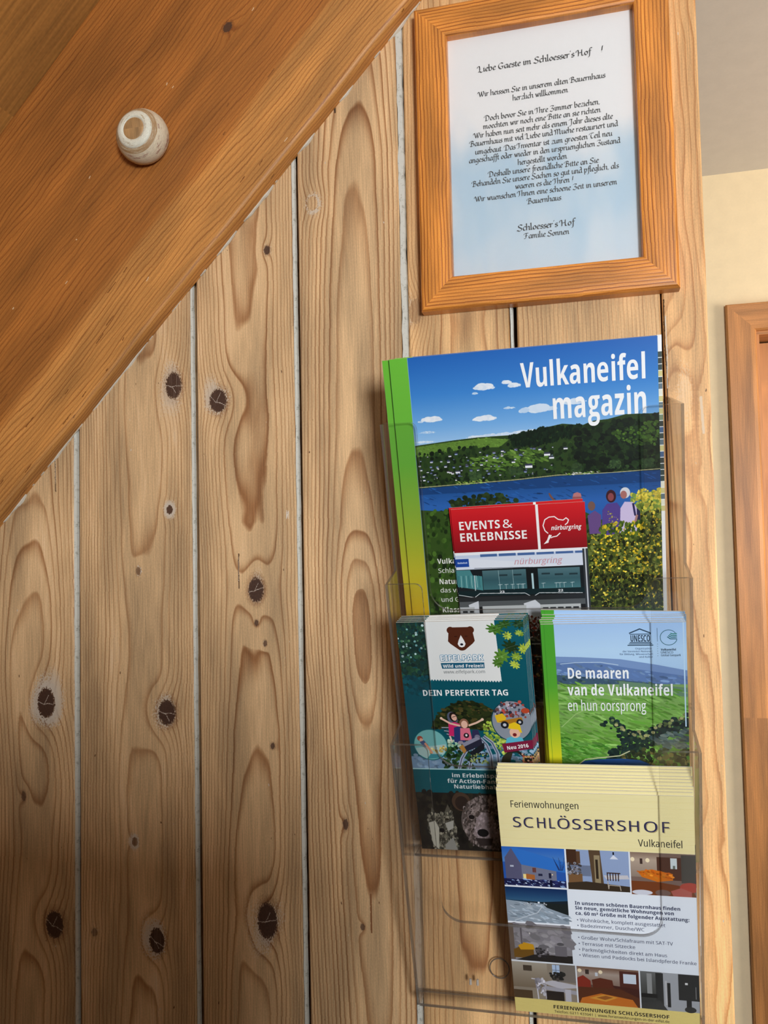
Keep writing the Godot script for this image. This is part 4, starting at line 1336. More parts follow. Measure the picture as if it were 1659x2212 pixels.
func _red_brochures() -> void:
	var W := 112.4
	var H := 179.6
	canvas(W, H, 12.0, rgb(30, 30, 32), 31)
	grade(0, 0, W, 40, [[0.0, rgb(214, 34, 40)], [0.3, rgb(196, 26, 36)], [1.0, rgb(134, 20, 28)]])
	rect(71.8, 0, 74.0, 39, rgb(246, 244, 242))
	# outline of the race track
	var w := rgb(246, 240, 238)
	var track := [81, 25.5, 78.5, 23, 77.2, 18.5, 79, 13.5, 82.5, 11.4, 87, 11.2, 90, 13.8, 94, 14.6, 96.5, 12.8, 98.4, 14.6, 97.4, 17.2, 95.5, 18.6]
	stroke(track, 0.9, w)
	stroke([91, 25.5, 88, 28.2, 84.4, 28.8, 83.2, 29.4], 0.9, w)
	poly([81.6, 26.6, 84, 27.2, 81.2, 31.6, 80.8, 33.6, 76.6, 34.8, 79.6, 31.4], w)
	# pit building
	rect(0, 39, W, 41.6, rgb(238, 240, 244))
	rect(0, 41.6, W, 46, rgb(196, 210, 232))
	for k in 6:
		rect(22 + k * 16.0, 41.2 + k * 0.1, 36.5 + k * 16.0, 43.6, rgb(72, 104, 158))
	rect(0, 44, W, 54.5, rgb(214, 222, 236))
	poly([12, 44.6, 12.5, 53.0, 108, 56.6, 108, 55.0], rgb(224, 230, 240))
	stroke([16, 53.6, 60, 54.4, 108, 56.8], 0.5, rgb(90, 96, 104))
	rect(0, 44.8, 11.6, 52, rgb(30, 70, 156))
	for k in 7:
		rect(1.8 + k * 1.25, 47.6 + (k % 2) * 0.3, 2.7 + k * 1.25, 49.0, rgb(190, 204, 232))
	rect(0, 54.5, W, 76, rgb(24, 30, 34))
	poly([0, 55, 12, 55, 14, 60, 22, 61, 22, 74, 0, 70], rgb(70, 132, 136))
	for k in 9:
		stroke([1.5 + k * 2.2, 60, 1.2 + k * 2.3, 71], 0.5, rgb(150, 196, 192) if k % 2 else rgb(44, 100, 106))
	grade(22.5, 56, 60, 73.5, [[0.0, rgb(78, 112, 118)], [0.5, rgb(52, 88, 96)], [1.0, rgb(64, 110, 116)]])
	grade(70, 56, 105, 74, [[0.0, rgb(82, 116, 124)], [0.5, rgb(56, 92, 100)], [1.0, rgb(70, 118, 124)]])
	for e in [[37, 60], [49, 60], [73, 60], [84, 61], [96, 61]]:
		rect(e[0], e[1], e[0] + 7, e[1] + 1.6, rgb(36, 56, 62))
	for k in 14:
		var x := pr.randf_range(30, 102)
		if absf(x - 65) > 7:
			stroke([x, 69, x, 73.4], 0.35, rgb(176, 198, 200))
			stroke([x - 1.4, 69.4, x + 1.8, 69.2], 0.4, rgb(190, 208, 210))
	stroke([36.5, 56, 36.8, 74], 0.3, rgb(160, 188, 190))
	stroke([48.6, 56, 48.8, 74], 0.3, rgb(160, 188, 190))
	rect(60, 55, 70, 80, rgb(20, 24, 26))
	rect(64.4, 60, 66.0, 79, rgb(176, 208, 214))
	stroke([15.5, 60, 15.2, 79], 0.9, rgb(186, 200, 202))
	rect(0, 74, W, 79, rgb(16, 36, 40))
	stroke([0, 77.5, 14, 80.4, 19, 76.6, 58, 77.6, 64, 81.5, 70, 77.8, 106, 79], 0.6, rgb(200, 206, 208))
	rect(0, 80, W, 88, rgb(40, 42, 44))
	rect(0, 84, W, 89, rgb(84, 88, 90))
	poly([8, 87, 17, 83.6, 17, 110, 13, 112], rgb(206, 210, 216))
	poly([56, 87, 66, 84, 70, 88, 70, 116, 62, 118], rgb(206, 210, 216))
	rect(0, 89, 13, 101, rgb(176, 180, 182))
	rect(20, 88.5, 58, 97.5, rgb(178, 182, 182))
	rect(70, 88.5, 104, 97.5, rgb(184, 188, 188))
	for k in 5:
		rect(72 + k * 6.4, 91, 76.8 + k * 6.4, 93, rgb(36, 40, 44))
	rect(2.4, 92.6, 6.6, 94.4, rgb(36, 40, 44))
	rect(8.6, 92.6, 12, 94.4, rgb(36, 40, 44))
	rect(20, 97.5, 60, 110, rgb(16, 16, 18))
	rect(70, 97.5, W, 110, rgb(16, 16, 18))
	rect(108, 40, W, H, rgb(50, 54, 58))
	rect(109.6, 40, 110.8, 100, rgb(196, 200, 206))
	grade(0, 110, W, H, [[0.0, rgb(52, 50, 50)], [0.4, rgb(36, 35, 36)], [1.0, rgb(18, 18, 18)]])
	dabs(260, [56, 100, 80, 98, 84, 118, 56, 120], 0.5, 1.4, [rgb(150, 52, 36), rgb(60, 40, 36), rgb(200, 190, 180), rgb(110, 44, 34)])
	dabs(260, [50, 112, 100, 112, 100, 176, 50, 176], 0.8, 2.6, [rgb(40, 38, 38), rgb(60, 56, 52), rgb(24, 22, 22), rgb(120, 112, 96)], 0.5)
	dabs(60, [60, 135, 84, 135, 84, 158, 60, 158], 0.5, 1.5, [rgb(150, 60, 30), rgb(196, 160, 90), rgb(90, 50, 30)])
	rect(60, 124, 84, 125.2, rgb(200, 196, 190))
	rect(62, 136, 84, 137.0, rgb(196, 190, 180))
	for k in 12:
		rect(68 + (k % 6) * 1.4, 156 + (k / 6) * 1.4 + (k % 2) * 0.7, 69.2 + (k % 6) * 1.4, 157 + (k / 6) * 1.4 + (k % 2) * 0.7, rgb(190, 188, 184))
	var tex := print_done()
	var all := sheets("event_brochure", ["front red brochure with a white track outline, in front of the magazines", "red brochure showing only a thin edge behind the front one"], "brochure", "red brochures in front of the magazines", tex, W * 0.001, H * 0.001, 0.001, Vector3(-0.1107, 1.5324, 0.0745), 1.6, [[0, 0, 0], [-0.0016, 0.0012, 0.6]])
	var f: Node = all[0]
	words(f, "EVENTS", "bold", 6.2, 41.2, 18.7, 7.4, w)
	words(f, "&", "sans", 43.6, 51.8, 18.7, 7.4, w)
	words(f, "ERLEBNISSE", "bold", 6.2, 63.2, 29.0, 7.4, w)
	var s := words(f, "nürburgring", "bold", 84.2, 108.6, 22.8, 3.9, w)
	s.basis = s.basis * Basis(Vector3(1, 0, 0), Vector3(0.25, 1, 0), Vector3(0, 0, 1))
	s.position.x -= 0.0008
	var n := words(f, "nürburgring", "sans", 50.4, 90.0, 51.6, 5.2, rgb(206, 150, 160))
	n.basis = n.basis * Basis(Vector3(1, 0, 0), Vector3(0.25, 1, 0), Vector3(0, 0, 1))
	words(f, "23", "bold", 36.2, 40.4, 76.8, 2.1, rgb(230, 234, 236))
	words(f, "22", "bold", 86.0, 90.2, 77.2, 2.1, rgb(230, 234, 236))


func _park_brochures() -> void:
	var W := 108.0
	var H := 219.0
	canvas(W, H, 12.0, rgb(8, 84, 98), 41)
	grade(0, 0, W, H, [[0.0, rgb(14, 92, 106)], [0.4, rgb(10, 82, 96)], [1.0, rgb(14, 90, 100)]])
	# foliage down the left side
	dabs(700, [0, 0, 25, 0, 25, 56, 0, 60], 0.7, 2.4, [rgb(30, 66, 56), rgb(22, 50, 46), rgb(44, 88, 62), rgb(20, 60, 60)], 1.0)
	dabs(46, [0, 0, 25, 0, 25, 30, 0, 40], 0.5, 1.3, [rgb(190, 216, 216), rgb(120, 170, 170), rgb(84, 130, 96)])
	dabs(120, [0, 50, 25, 50, 25, 66, 0, 66], 1.0, 2.4, [rgb(12, 84, 96), rgb(14, 74, 86)])
	# white ticket with a toothed lower edge
	var tick := [24.3, 0.0, 84, 0.0, 86, 55.4]
	for k in 25:
		var x := 86.0 - k * 2.44
		tick.append_array([x - 1.2, 56.0 - k * 0.08 - 1.6, x - 2.44, 56.0 - k * 0.08])
	poly(tick, rgb(232, 234, 232))
	# brown bear's head
	var b := rgb(84, 40, 24)
	ell(46.6, 8.2, 3.2, 3.2, b)
	ell(63.4, 8.2, 3.2, 3.2, b)
	poly([45, 8, 47, 5.6, 63, 5.6, 65, 8, 66.4, 18, 64.4, 20.4, 57.5, 26.0, 52.6, 26.0, 45.6, 20.4, 43.6, 18], b)
	ell(55.0, 24.4, 3.4, 2.2, b)
	poly([55, 12.6, 57.4, 17.6, 58.4, 20.6, 57.2, 23.0, 55, 23.8, 52.8, 23.0, 51.6, 20.6, 52.6, 17.6], rgb(240, 240, 240))
	ell(55, 21.0, 1.3, 1.0, rgb(30, 26, 40))
	rect(49.4, 13.4, 51.6, 14.2, rgb(50, 22, 14))
	rect(58.4, 13.4, 60.6, 14.2, rgb(50, 22, 14))
	# oak leaves
	for e in [[84, 8, 8, 5, 0.3, rgb(70, 118, 40)], [92, 4, 7, 4, -0.2, rgb(50, 92, 34)], [96, 24, 8, 6, 0.5, rgb(32, 56, 26)], [88, 32, 7, 7, 0.2, rgb(92, 140, 48)], [84, 38, 5, 4.6, 0.9, rgb(76, 122, 40)], [100, 33, 5, 4, 0.4, rgb(140, 172, 54)], [106, 26, 4, 5, 0.0, rgb(176, 196, 60)], [94, 14, 4, 4, 0.1, rgb(176, 196, 70)], [98, 40, 5, 3.6, 0.6, rgb(186, 204, 70)], [104, 12, 4, 3, 0.4, rgb(150, 180, 60)], [104, 4, 6, 4, 0.1, rgb(36, 70, 40)]]:
		var lobes := []
		for k in 44:
			var a := TAU * k / 44.0
			var wav := 0.80 + 0.24 * cos(a * 9.0)
			var p := Vector2(cos(a) * e[2] * wav, sin(a) * e[3] * wav).rotated(e[4])
			lobes.append_array([e[0] + p.x, e[1] + p.y])
		poly(lobes, e[5])
		dabs(26, lobes, 0.6, 1.4, [e[5].darkened(0.2), e[5].lightened(0.12), e[5]], 0.6)
		stroke([e[0] - e[2] * 0.7, e[1] + e[3] * 0.3, e[0] + e[2] * 0.7, e[1] - e[3] * 0.3], 0.25, e[5].lightened(0.3))
	# the coaster ride
	var dome := [20.5, 99, 26, 88, 36, 78.5, 48, 73.2, 58, 73.0, 68, 76, 78, 82, 79, 100]
	poly(dome, rgb(42, 52, 24))
	dabs(300, dome, 1.0, 3.2, [rgb(48, 58, 26), rgb(34, 42, 20), rgb(74, 66, 34), rgb(26, 34, 18)], 0.5)
	rect(0, 126, 84, 137.8, rgb(120, 150, 180))
	dabs(200, [0, 122, 40, 118, 108, 112, 108, 138, 0, 138], 1.0, 3.0, [rgb(120, 148, 174), rgb(140, 166, 190), rgb(104, 134, 164)], 0.7)
	dabs(230, [24, 112, 50, 108, 56, 138, 30, 138], 0.9, 2.0, [rgb(36, 66, 34), rgb(52, 88, 42), rgb(24, 44, 26)])
	dabs(60, [26, 110, 46, 110, 46, 116, 30, 116], 0.6, 1.4, [rgb(200, 222, 200), rgb(150, 190, 150)])
	dabs(330, [68, 92, 78, 88, 92, 110, 84, 126, 66, 104], 0.7, 1.6, [rgb(150, 176, 62), rgb(120, 152, 50), rgb(178, 198, 90)])
	for k in 3:
		stroke([30 + k * 2, 98 + k * 3.0, 42, 98 + k * 4.4, 48, 104 + k * 4.4], 1.0, rgb(150, 156, 164))
		stroke([30 + k * 2, 99 + k * 3.0, 42, 99.2 + k * 4.4, 48, 105.2 + k * 4.4], 0.6, rgb(52, 56, 62))
	for e in [[52, 111, 50, 120, 45, 128, 42, 138], [56, 112, 56, 122, 53, 130, 51, 138], [66, 106, 73, 112, 77, 122, 77, 138], [63, 108, 68, 114, 71, 124, 71, 138]]:
		stroke(e, 3.0, rgb(166, 176, 194))
		stroke(e, 1.1, rgb(92, 100, 122))
	ell(40.5, 89, 4.4, 6.2, rgb(86, 92, 112), -0.3)
	ell(41.4, 88, 3.4, 4.6, rgb(36, 26, 26), -0.3)
	ell(42.0, 88.4, 2.3, 3.2, rgb(228, 180, 160), -0.3)
	stroke([40.4, 88.2, 43.6, 87.2], 0.5, rgb(40, 30, 30))
	poly([36, 106, 36.4, 94, 42, 92.6, 48, 95, 46, 106], rgb(206, 40, 104))
	poly([40, 112, 41, 98, 47, 96, 50, 112], rgb(44, 56, 108))
	stroke([31, 89.6, 38, 94, 46, 96.2], 1.8, rgb(230, 186, 164))
	stroke([54, 96, 61, 93.4, 66, 90.6], 1.8, rgb(232, 192, 170))
	ell(66.4, 90.2, 1.3, 1.3, rgb(236, 200, 180))
	ell(30.6, 89.2, 1.2, 1.2, rgb(236, 200, 180))
	ell(50.2, 94, 4.0, 4.6, rgb(140, 98, 76))
	ell(50.4, 95, 2.8, 3.6, rgb(234, 188, 166))
	poly([45.6, 110, 46.4, 98.4, 50, 98.6, 54.6, 98.2, 56, 110], rgb(222, 112, 136))
	ell(51.2, 105.4, 2.4, 2.4, rgb(40, 30, 36))
	ell(51.2, 105.2, 1.0, 1.2, rgb(230, 220, 224))
	poly([55, 112, 57, 100, 62, 100, 64, 110], rgb(50, 48, 84))
	ell(60.6, 106.6, 2.4, 2.0, rgb(120, 120, 140))
	ell(45.6, 112.4, 2.4, 1.8, rgb(150, 140, 152))
	stroke([36.6, 106, 38, 111], 1.6, rgb(232, 204, 190))
	poly([46, 113.6, 60, 107, 64, 109.6, 64.6, 114, 50, 121, 46.6, 118], rgb(40, 40, 58))
	poly([46.4, 113.2, 60, 106.6, 63.2, 108.6, 48.4, 116.2], rgb(140, 140, 160))
	poly([43.6, 116.6, 47.4, 114, 50, 120, 47.6, 123], rgb(176, 126, 60))
	poly([52, 122, 66, 112, 66, 118, 56, 126], rgb(30, 32, 38))
	dabs(80, [52, 124, 68, 122, 68, 132, 52, 132], 0.5, 1.2, [rgb(160, 174, 96), rgb(92, 112, 60), rgb(40, 46, 40)])
	# round pictures
	ell(91.6, 91.6, 17.6, 19.2, rgb(12, 62, 74), 0.0, 40)
	ell(91.6, 91.6, 16.8, 18.4, rgb(140, 148, 160), 0.0, 40)
	dabs(120, [76, 84, 84, 74, 100, 73.5, 107, 84, 104, 88, 80, 88], 0.7, 1.7, [rgb(90, 60, 60), rgb(200, 190, 200), rgb(60, 60, 76), rgb(170, 70, 60), rgb(150, 140, 160)])
	ell(103.6, 82, 3.6, 2.4, rgb(186, 72, 44))
	poly([77.4, 86.4, 84, 84.4, 87, 88, 86, 93, 79, 93], rgb(232, 190, 38))
	poly([80, 92, 92, 89.4, 100, 88, 101, 91, 90, 94.4], rgb(176, 120, 34))
	for e in [[85.2, 95.2, 3.4], [98.2, 92.6, 2.8]]:
		ell(e[0], e[1], e[2], e[2], rgb(30, 32, 38))
		ell(e[0], e[1], e[2] * 0.45, e[2] * 0.45, rgb(196, 200, 206))
	poly([84.4, 113, 86, 107.6, 92, 105.6, 99, 107, 101, 112], rgb(86, 182, 208))
	ell(93.4, 102.2, 4.6, 5.2, rgb(236, 186, 160))
	ell(93.0, 104.4, 1.7, 1.6, rgb(120, 30, 36))
	poly([87.8, 98.6, 89, 94.4, 93.6, 92.6, 98, 95, 99.4, 102.6, 97.4, 102, 96.4, 99.6], rgb(238, 200, 34))
	ell(18.6, 114.6, 15.4, 15.2, rgb(14, 96, 104), 0.0, 36)
	ell(18.6, 114.6, 14.6, 14.4, rgb(118, 184, 182), 0.0, 36)
	poly([5, 118, 32, 114, 33, 117.4, 30, 123, 24, 127.4, 14, 128, 7, 124], rgb(170, 200, 196))
	dabs(70, [16, 119, 32, 115, 32, 121, 18, 123], 0.5, 1.2, [rgb(206, 186, 96), rgb(150, 120, 60), rgb(226, 210, 150)])
	poly([14, 128.4, 18, 123.4, 28, 124, 27, 127], rgb(60, 142, 152))
	ell(9.6, 108.6, 2.6, 2.4, rgb(164, 74, 56))
	ell(10.6, 110.2, 1.6, 1.8, rgb(226, 176, 150))
	poly([9, 112, 13, 110.4, 16.6, 115, 13, 117.6], rgb(70, 84, 122))
	stroke([13.6, 113, 17, 118.6, 19, 122.4], 2.0, rgb(216, 150, 118))
	# dark climbing frame and the wine-red flag
	stroke([79, 136, 82, 126, 88, 120, 94, 120, 104, 128], 2.4, rgb(34, 34, 32))
	poly([80, 128, 84, 122, 90, 121, 86, 134, 80, 137], rgb(48, 46, 34))
	rect(98, 124, 108, 137, rgb(190, 150, 90))
	rect(99.6, 126, 106, 135, rgb(40, 34, 34))
	dabs(40, [98, 122, 108, 122, 108, 134, 98, 134], 0.5, 1.1, [rgb(210, 170, 150), rgb(60, 50, 50), rgb(190, 90, 80)])
	poly([81.4, 113.0, 108, 109.0, 108, 117.2, 83, 121.4], rgb(124, 24, 60))
	# lower band with wolf and bear
	rect(0, 137.6, W, 138.8, rgb(176, 214, 216))
	rect(0, 138.8, W, 161.5, rgb(10, 86, 96))
	rect(0, 161.5, W, H, rgb(34, 30, 26))
	dabs(400, [0, 160, W, 160, W, H, 0, H], 1.0, 3.0, [rgb(36, 32, 26), rgb(26, 24, 20), rgb(46, 42, 32)], 1.2)
	ell(40.6, 170, 8.4, 9.4, rgb(78, 58, 44))
	ell(41, 171.4, 6.0, 7.0, rgb(48, 36, 30))
	ell(64, 190, 25, 27, rgb(104, 92, 88), 0.0, 40)
	dabs(1500, [42, 176, 52, 166, 66, 163, 84, 168, 90, 186, 86, 210, 70, 217, 48, 214, 40, 196], 0.5, 1.3, [rgb(126, 112, 108), rgb(92, 80, 74), rgb(146, 132, 128), rgb(70, 60, 56)], 1.8)
	poly([53, 186, 58, 180, 64, 180, 69, 188, 70, 202, 64, 210, 54, 210, 49, 202], rgb(150, 134, 134))
	dabs(200, [53, 186, 58, 180, 64, 180, 69, 188, 70, 202, 64, 210, 54, 210, 49, 202], 0.5, 1.2, [rgb(164, 148, 150), rgb(134, 120, 118)], 1.6)
	ell(48.6, 185, 2.6, 2.2, rgb(24, 18, 18))
	ell(72, 185, 2.6, 2.2, rgb(24, 18, 18))
	ell(57.4, 200.6, 5.0, 4.0, rgb(18, 16, 18))
	poly([50, 206, 66, 206, 64, 213, 54, 214], rgb(52, 42, 40))
	# the wolf
	poly([8, 196, 9, 184, 12, 182, 13, 176, 17, 183, 24, 182, 28, 173, 32, 184, 33, 196, 34, 219, 12, 219], rgb(90, 86, 74))
	dabs(500, [8, 196, 9, 184, 14, 180, 24, 182, 31, 180, 34, 200, 34, 219, 12, 219], 0.5, 1.2, [rgb(120, 116, 100), rgb(72, 70, 60), rgb(146, 140, 122), rgb(54, 52, 46)], 1.6)
	poly([9, 192, 15, 190, 18, 197, 16, 219, 11, 214, 9.6, 200], rgb(190, 186, 170))
	poly([24, 192, 32, 189, 31, 197, 26, 200], rgb(176, 174, 164))
	poly([22, 214, 30, 206, 33, 219, 22, 219], rgb(150, 148, 140))
	ell(13.4, 188.4, 1.8, 1.3, rgb(40, 36, 28))
	ell(26, 188.2, 1.8, 1.3, rgb(40, 36, 28))
	ell(20.4, 199.4, 2.4, 2.2, rgb(22, 20, 20))
	var tex := print_done()
	var labels := ["front teal park brochure with a bear's head emblem in the middle pocket"]
	for k in 4:
		labels.append("%s teal brochure from the front, a thin edge above the bear emblem brochure" % ORDER[k])
	var all := sheets("park_brochure", labels, "brochure", "teal park brochures in the middle pocket", tex, W * 0.001, H * 0.001, 0.0014, Vector3(-0.1585, 1.4365, 0.0858), 1.7, [[0, 0, 0], [0.0008, 0.0008, 0.1], [0.0018, 0.0016, 0.0], [0.0026, 0.0022, -0.1], [0.0036, 0.0030, 0.1]])
	var f: Node = all[0]
	var wh := rgb(246, 248, 248)
	var teal := rgb(20, 92, 122)
	for e in [[-0.4, 0.0], [0.4, 0.0], [0.0, -0.4], [0.0, 0.4], [0.4, 0.5]]:
		words(f, "EIFELPARK", "bold", 35.6 + e[0], 72.4 + e[0], 35.6 + e[1], 5.2, rgb(70, 150, 190))
	words(f, "EIFELPARK", "bold", 35.6, 72.4, 35.6, 5.2, wh).position.z += 0.0001
	var strip := obj("name_strip", sheet(PackedVector2Array([Vector2(0, 0), Vector2(0.0372, 0), Vector2(0.0372, -0.0052), Vector2(0.0008, -0.0052)]), 0.0001), mat(teal, 0.4), f, Vector3(0.0354, -0.0376, 0.0002))
	strip.set_meta("label", "blue strip with white words")
	var wf := words(f, "Wild und Freizeit", "bold", 37.0, 72.0, 41.8, 2.9, wh)
	wf.position.z += 0.0002
	words(f, "www.eifelpark.com", "sans", 37.0, 72.6, 47.2, 3.0, rgb(130, 132, 134))
	words(f, "DEIN PERFEKTER TAG", "bold", 17.0, 90.4, 67.8, 5.4, wh)
	words(f, "im Erlebnispark", "bold", 34.9, 82.0, 145.8, 3.9, rgb(226, 232, 232))
	words(f, "für Action-Fans und", "bold", 30.2, 88.0, 151.4, 3.9, rgb(226, 232, 232))
	words(f, "Naturliebhaber", "bold", 35.8, 80.0, 156.8, 3.9, rgb(226, 232, 232))
	var neu := words(f, "Neu 2016", "bold", 86.0, 104.4, 117.0, 3.4, wh)
	neu.rotate_object_local(Vector3(0, 0, 1), 0.0)
	neu.transform = Transform3D(Basis(Vector3(0, 0, 1), 0.15) * neu.basis, neu.position + Vector3(0, -0.0016, 0))


func _lake_brochures() -> void:
	var W := 113.0
	var H := 215.0
	canvas(W, H, 12.0, rgb(120, 160, 84), 51)
	grade(0, 0, W, 48, [[0.0, rgb(168, 204, 246)], [0.5, rgb(186, 220, 250)], [1.0, rgb(176, 210, 244)]])
	poly([0, 28, 30, 29, 62, 31, 90, 36, 113, 41, 113, 62, 0, 62], rgb(122, 152, 200))
	poly([0, 34, 24, 33.4, 46, 34.6, 70, 39, 113, 46, 113, 64, 0, 64], rgb(96, 126, 178))
	dabs(260, [0, 34, 46, 35, 70, 40, 113, 47, 113, 60, 0, 60], 1.0, 4.0, [rgb(104, 134, 180), rgb(86, 114, 160), rgb(120, 150, 190)], 0.3)
	stroke([14, 35, 26, 33.8, 46, 33.6, 60, 36], 0.6, rgb(190, 214, 236))
	poly([0, 44, 30, 46, 60, 49, 113, 55, 113, 70, 0, 66], rgb(66, 92, 116))
	dabs(260, [0, 44, 30, 46, 60, 49, 113, 55, 113, 62, 0, 54], 0.8, 2.2, [rgb(58, 82, 96), rgb(74, 102, 116), rgb(86, 112, 96)], 0.5)
	grade(0, 53, W, H, [[0.0, rgb(130, 168, 104)], [0.15, rgb(126, 174, 88)], [0.3, rgb(104, 158, 62)], [0.5, rgb(82, 136, 46)], [1.0, rgb(60, 110, 40)]])
	poly([60, 50, 113, 56, 113, 64, 60, 57], rgb(104, 138, 112))
	dabs(800, [0, 52, 113, 58, 113, 116, 0, 126], 2.0, 7.0, [rgb(122, 170, 84), rgb(106, 158, 66), rgb(134, 178, 96), rgb(90, 146, 54)], 0.18)
	stroke([12, 92, 24, 80, 44, 70], 0.7, rgb(160, 196, 120))
	stroke([44, 84, 62, 92, 86, 96], 0.8, rgb(140, 184, 96))
	dabs(220, [8, 100, 50, 108, 44, 122, 8, 124], 1.5, 5.0, [rgb(64, 126, 40), rgb(84, 146, 50), rgb(100, 156, 70)], 0.25)
	# hedge of trees that winds down to the lake
	var wood_belt := [50, 82, 58, 86, 64, 94, 74, 96, 86, 92, 98, 84, 113, 78, 113, 90, 102, 96, 90, 104, 80, 110, 70, 118, 54, 124, 46, 124, 50, 114, 60, 104, 54, 94, 44, 90]
	dabs(900, wood_belt, 1.0, 2.6, [rgb(34, 56, 52), rgb(26, 44, 46), rgb(46, 70, 52), rgb(22, 38, 42)], 0.9)
	dabs(150, [52, 84, 64, 92, 76, 95, 92, 87, 113, 78, 113, 83, 92, 94, 76, 102, 62, 98], 0.8, 1.7, [rgb(118, 130, 80), rgb(92, 110, 66), rgb(150, 150, 104)], 0.9)
	dabs(150, [84, 100, 113, 92, 113, 108, 90, 112], 1.4, 4.0, [rgb(84, 104, 104), rgb(104, 120, 116), rgb(70, 92, 96)], 0.4)
	dabs(260, [60, 116, 80, 110, 113, 112, 113, 130, 60, 132], 0.9, 2.2, [rgb(70, 76, 46), rgb(112, 106, 60), rgb(44, 54, 36), rgb(34, 44, 34)])
	poly([20, 132, 28, 123, 40, 121, 60, 120, 74, 121, 90, 128, 94, 150, 14, 150], rgb(34, 74, 140))
	dabs(80, [24, 126, 40, 122, 74, 122, 88, 130, 88, 145, 24, 145], 1.5, 4.0, [rgb(40, 84, 156), rgb(28, 60, 120)], 0.2)
	stroke([22, 128, 30, 121.4, 44, 119.4, 58, 117.4, 66, 113], 0.9, rgb(196, 196, 160))
	# the coloured band down the spine
	grade(0, 0, 10.6, H, [[0.0, rgb(74, 164, 50)], [0.25, rgb(86, 168, 52)], [0.42, rgb(150, 190, 46)], [0.55, rgb(214, 212, 40)], [1.0, rgb(226, 190, 34)]])
	rect(2.6, 0, 2.9, H, rgb(58, 130, 42))
	rect(110.4, 0, 111.4, 90, rgb(196, 226, 250))
	# temple emblem and round emblem
	var ink := rgb(40, 62, 84)
	stroke([69.6, 8.8, 77.8, 5.2, 86, 8.8], 0.9, ink)
	stroke([70, 9.6, 86, 9.6], 0.6, ink)
	rect(69.8, 16.4, 86, 17.0, ink)
	rect(69.0, 17.6, 86.8, 18.2, ink)
	rect(68.0, 18.8, 87.8, 19.5, ink)
	stroke([91, 4.5, 91, 16], 0.25, ink)
	for k in 6:
		rect(90.85, 18 + k * 2.0, 91.2, 18.5 + k * 2.0, ink)
	var ring := []
	for k in 41:
		var a := 0.25 + (TAU - 0.9) * k / 40.0
		ring.append_array([99.6 + cos(a) * 6.4, 12.8 + sin(a) * 6.4])
	stroke(ring, 0.42, rgb(26, 82, 96))
	for k in 4:
		stroke([98.6 + k * 0.8, 12.2 - k * 1.0, 101 + k * 0.6, 14.0 - k * 1.4, 105.6, 14.0 - k * 1.5], 0.7, rgb(26, 90 + k * 10, 100))
	var tex := print_done()
	var labels := ["front brochure with green hills and white title in the middle pocket"]
	for k in 5:
		labels.append("%s hill brochure from the front, a pale strip above the green hills cover" % ORDER[k])
	var all := sheets("lake_brochure", labels, "brochure", "hill and lake brochures in the middle pocket", tex, W * 0.001, H * 0.001, 0.0017, Vector3(-0.0368, 1.4352, 0.0854), 1.2, [[0, 0, 0], [-0.0004, 0.0012, -0.3], [-0.0009, 0.0024, -0.6], [0.0004, 0.0034, -0.4], [0.0010, 0.0052, -0.9], [0.0004, 0.0090, -2.0]])
	var f: Node = all[0]
	var wh := rgb(246, 250, 252)
	words(f, "De maaren", "bold", 19.6, 67.8, 47.8, 9.6, wh, "title_lettering")
	words(f, "van de Vulkaneifel", "bold", 18.6, 101.4, 62.8, 9.8, wh, "title_lettering")
	words(f, "en hun oorsprong", "sans", 18.2, 80.4, 76.6, 9.4, wh, "title_lettering")
	words(f, "UNESCO", "bold", 70.6, 85.4, 15.9, 5.6, ink)
	words(f, "Organisation", "sans", 74.0, 86.4, 22.6, 1.6, rgb(96, 120, 150))
	words(f, "der Vereinten Nationen", "sans", 64.0, 87.0, 25.0, 1.6, rgb(96, 120, 150))
	words(f, "für Bildung, Wissenschaft", "sans", 61.6, 87.4, 27.4, 1.6, rgb(96, 120, 150))
	words(f, "und Kultur", "sans", 76.6, 87.0, 29.8, 1.6, rgb(96, 120, 150))
	words(f, "Vulkaneifel", "bold", 93.4, 104.8, 23.8, 1.8, ink)
	words(f, "UNESCO", "sans", 93.4, 102.6, 26.2, 1.8, ink)
	words(f, "Global Geopark", "sans", 93.4, 108.4, 28.6, 1.8, ink)


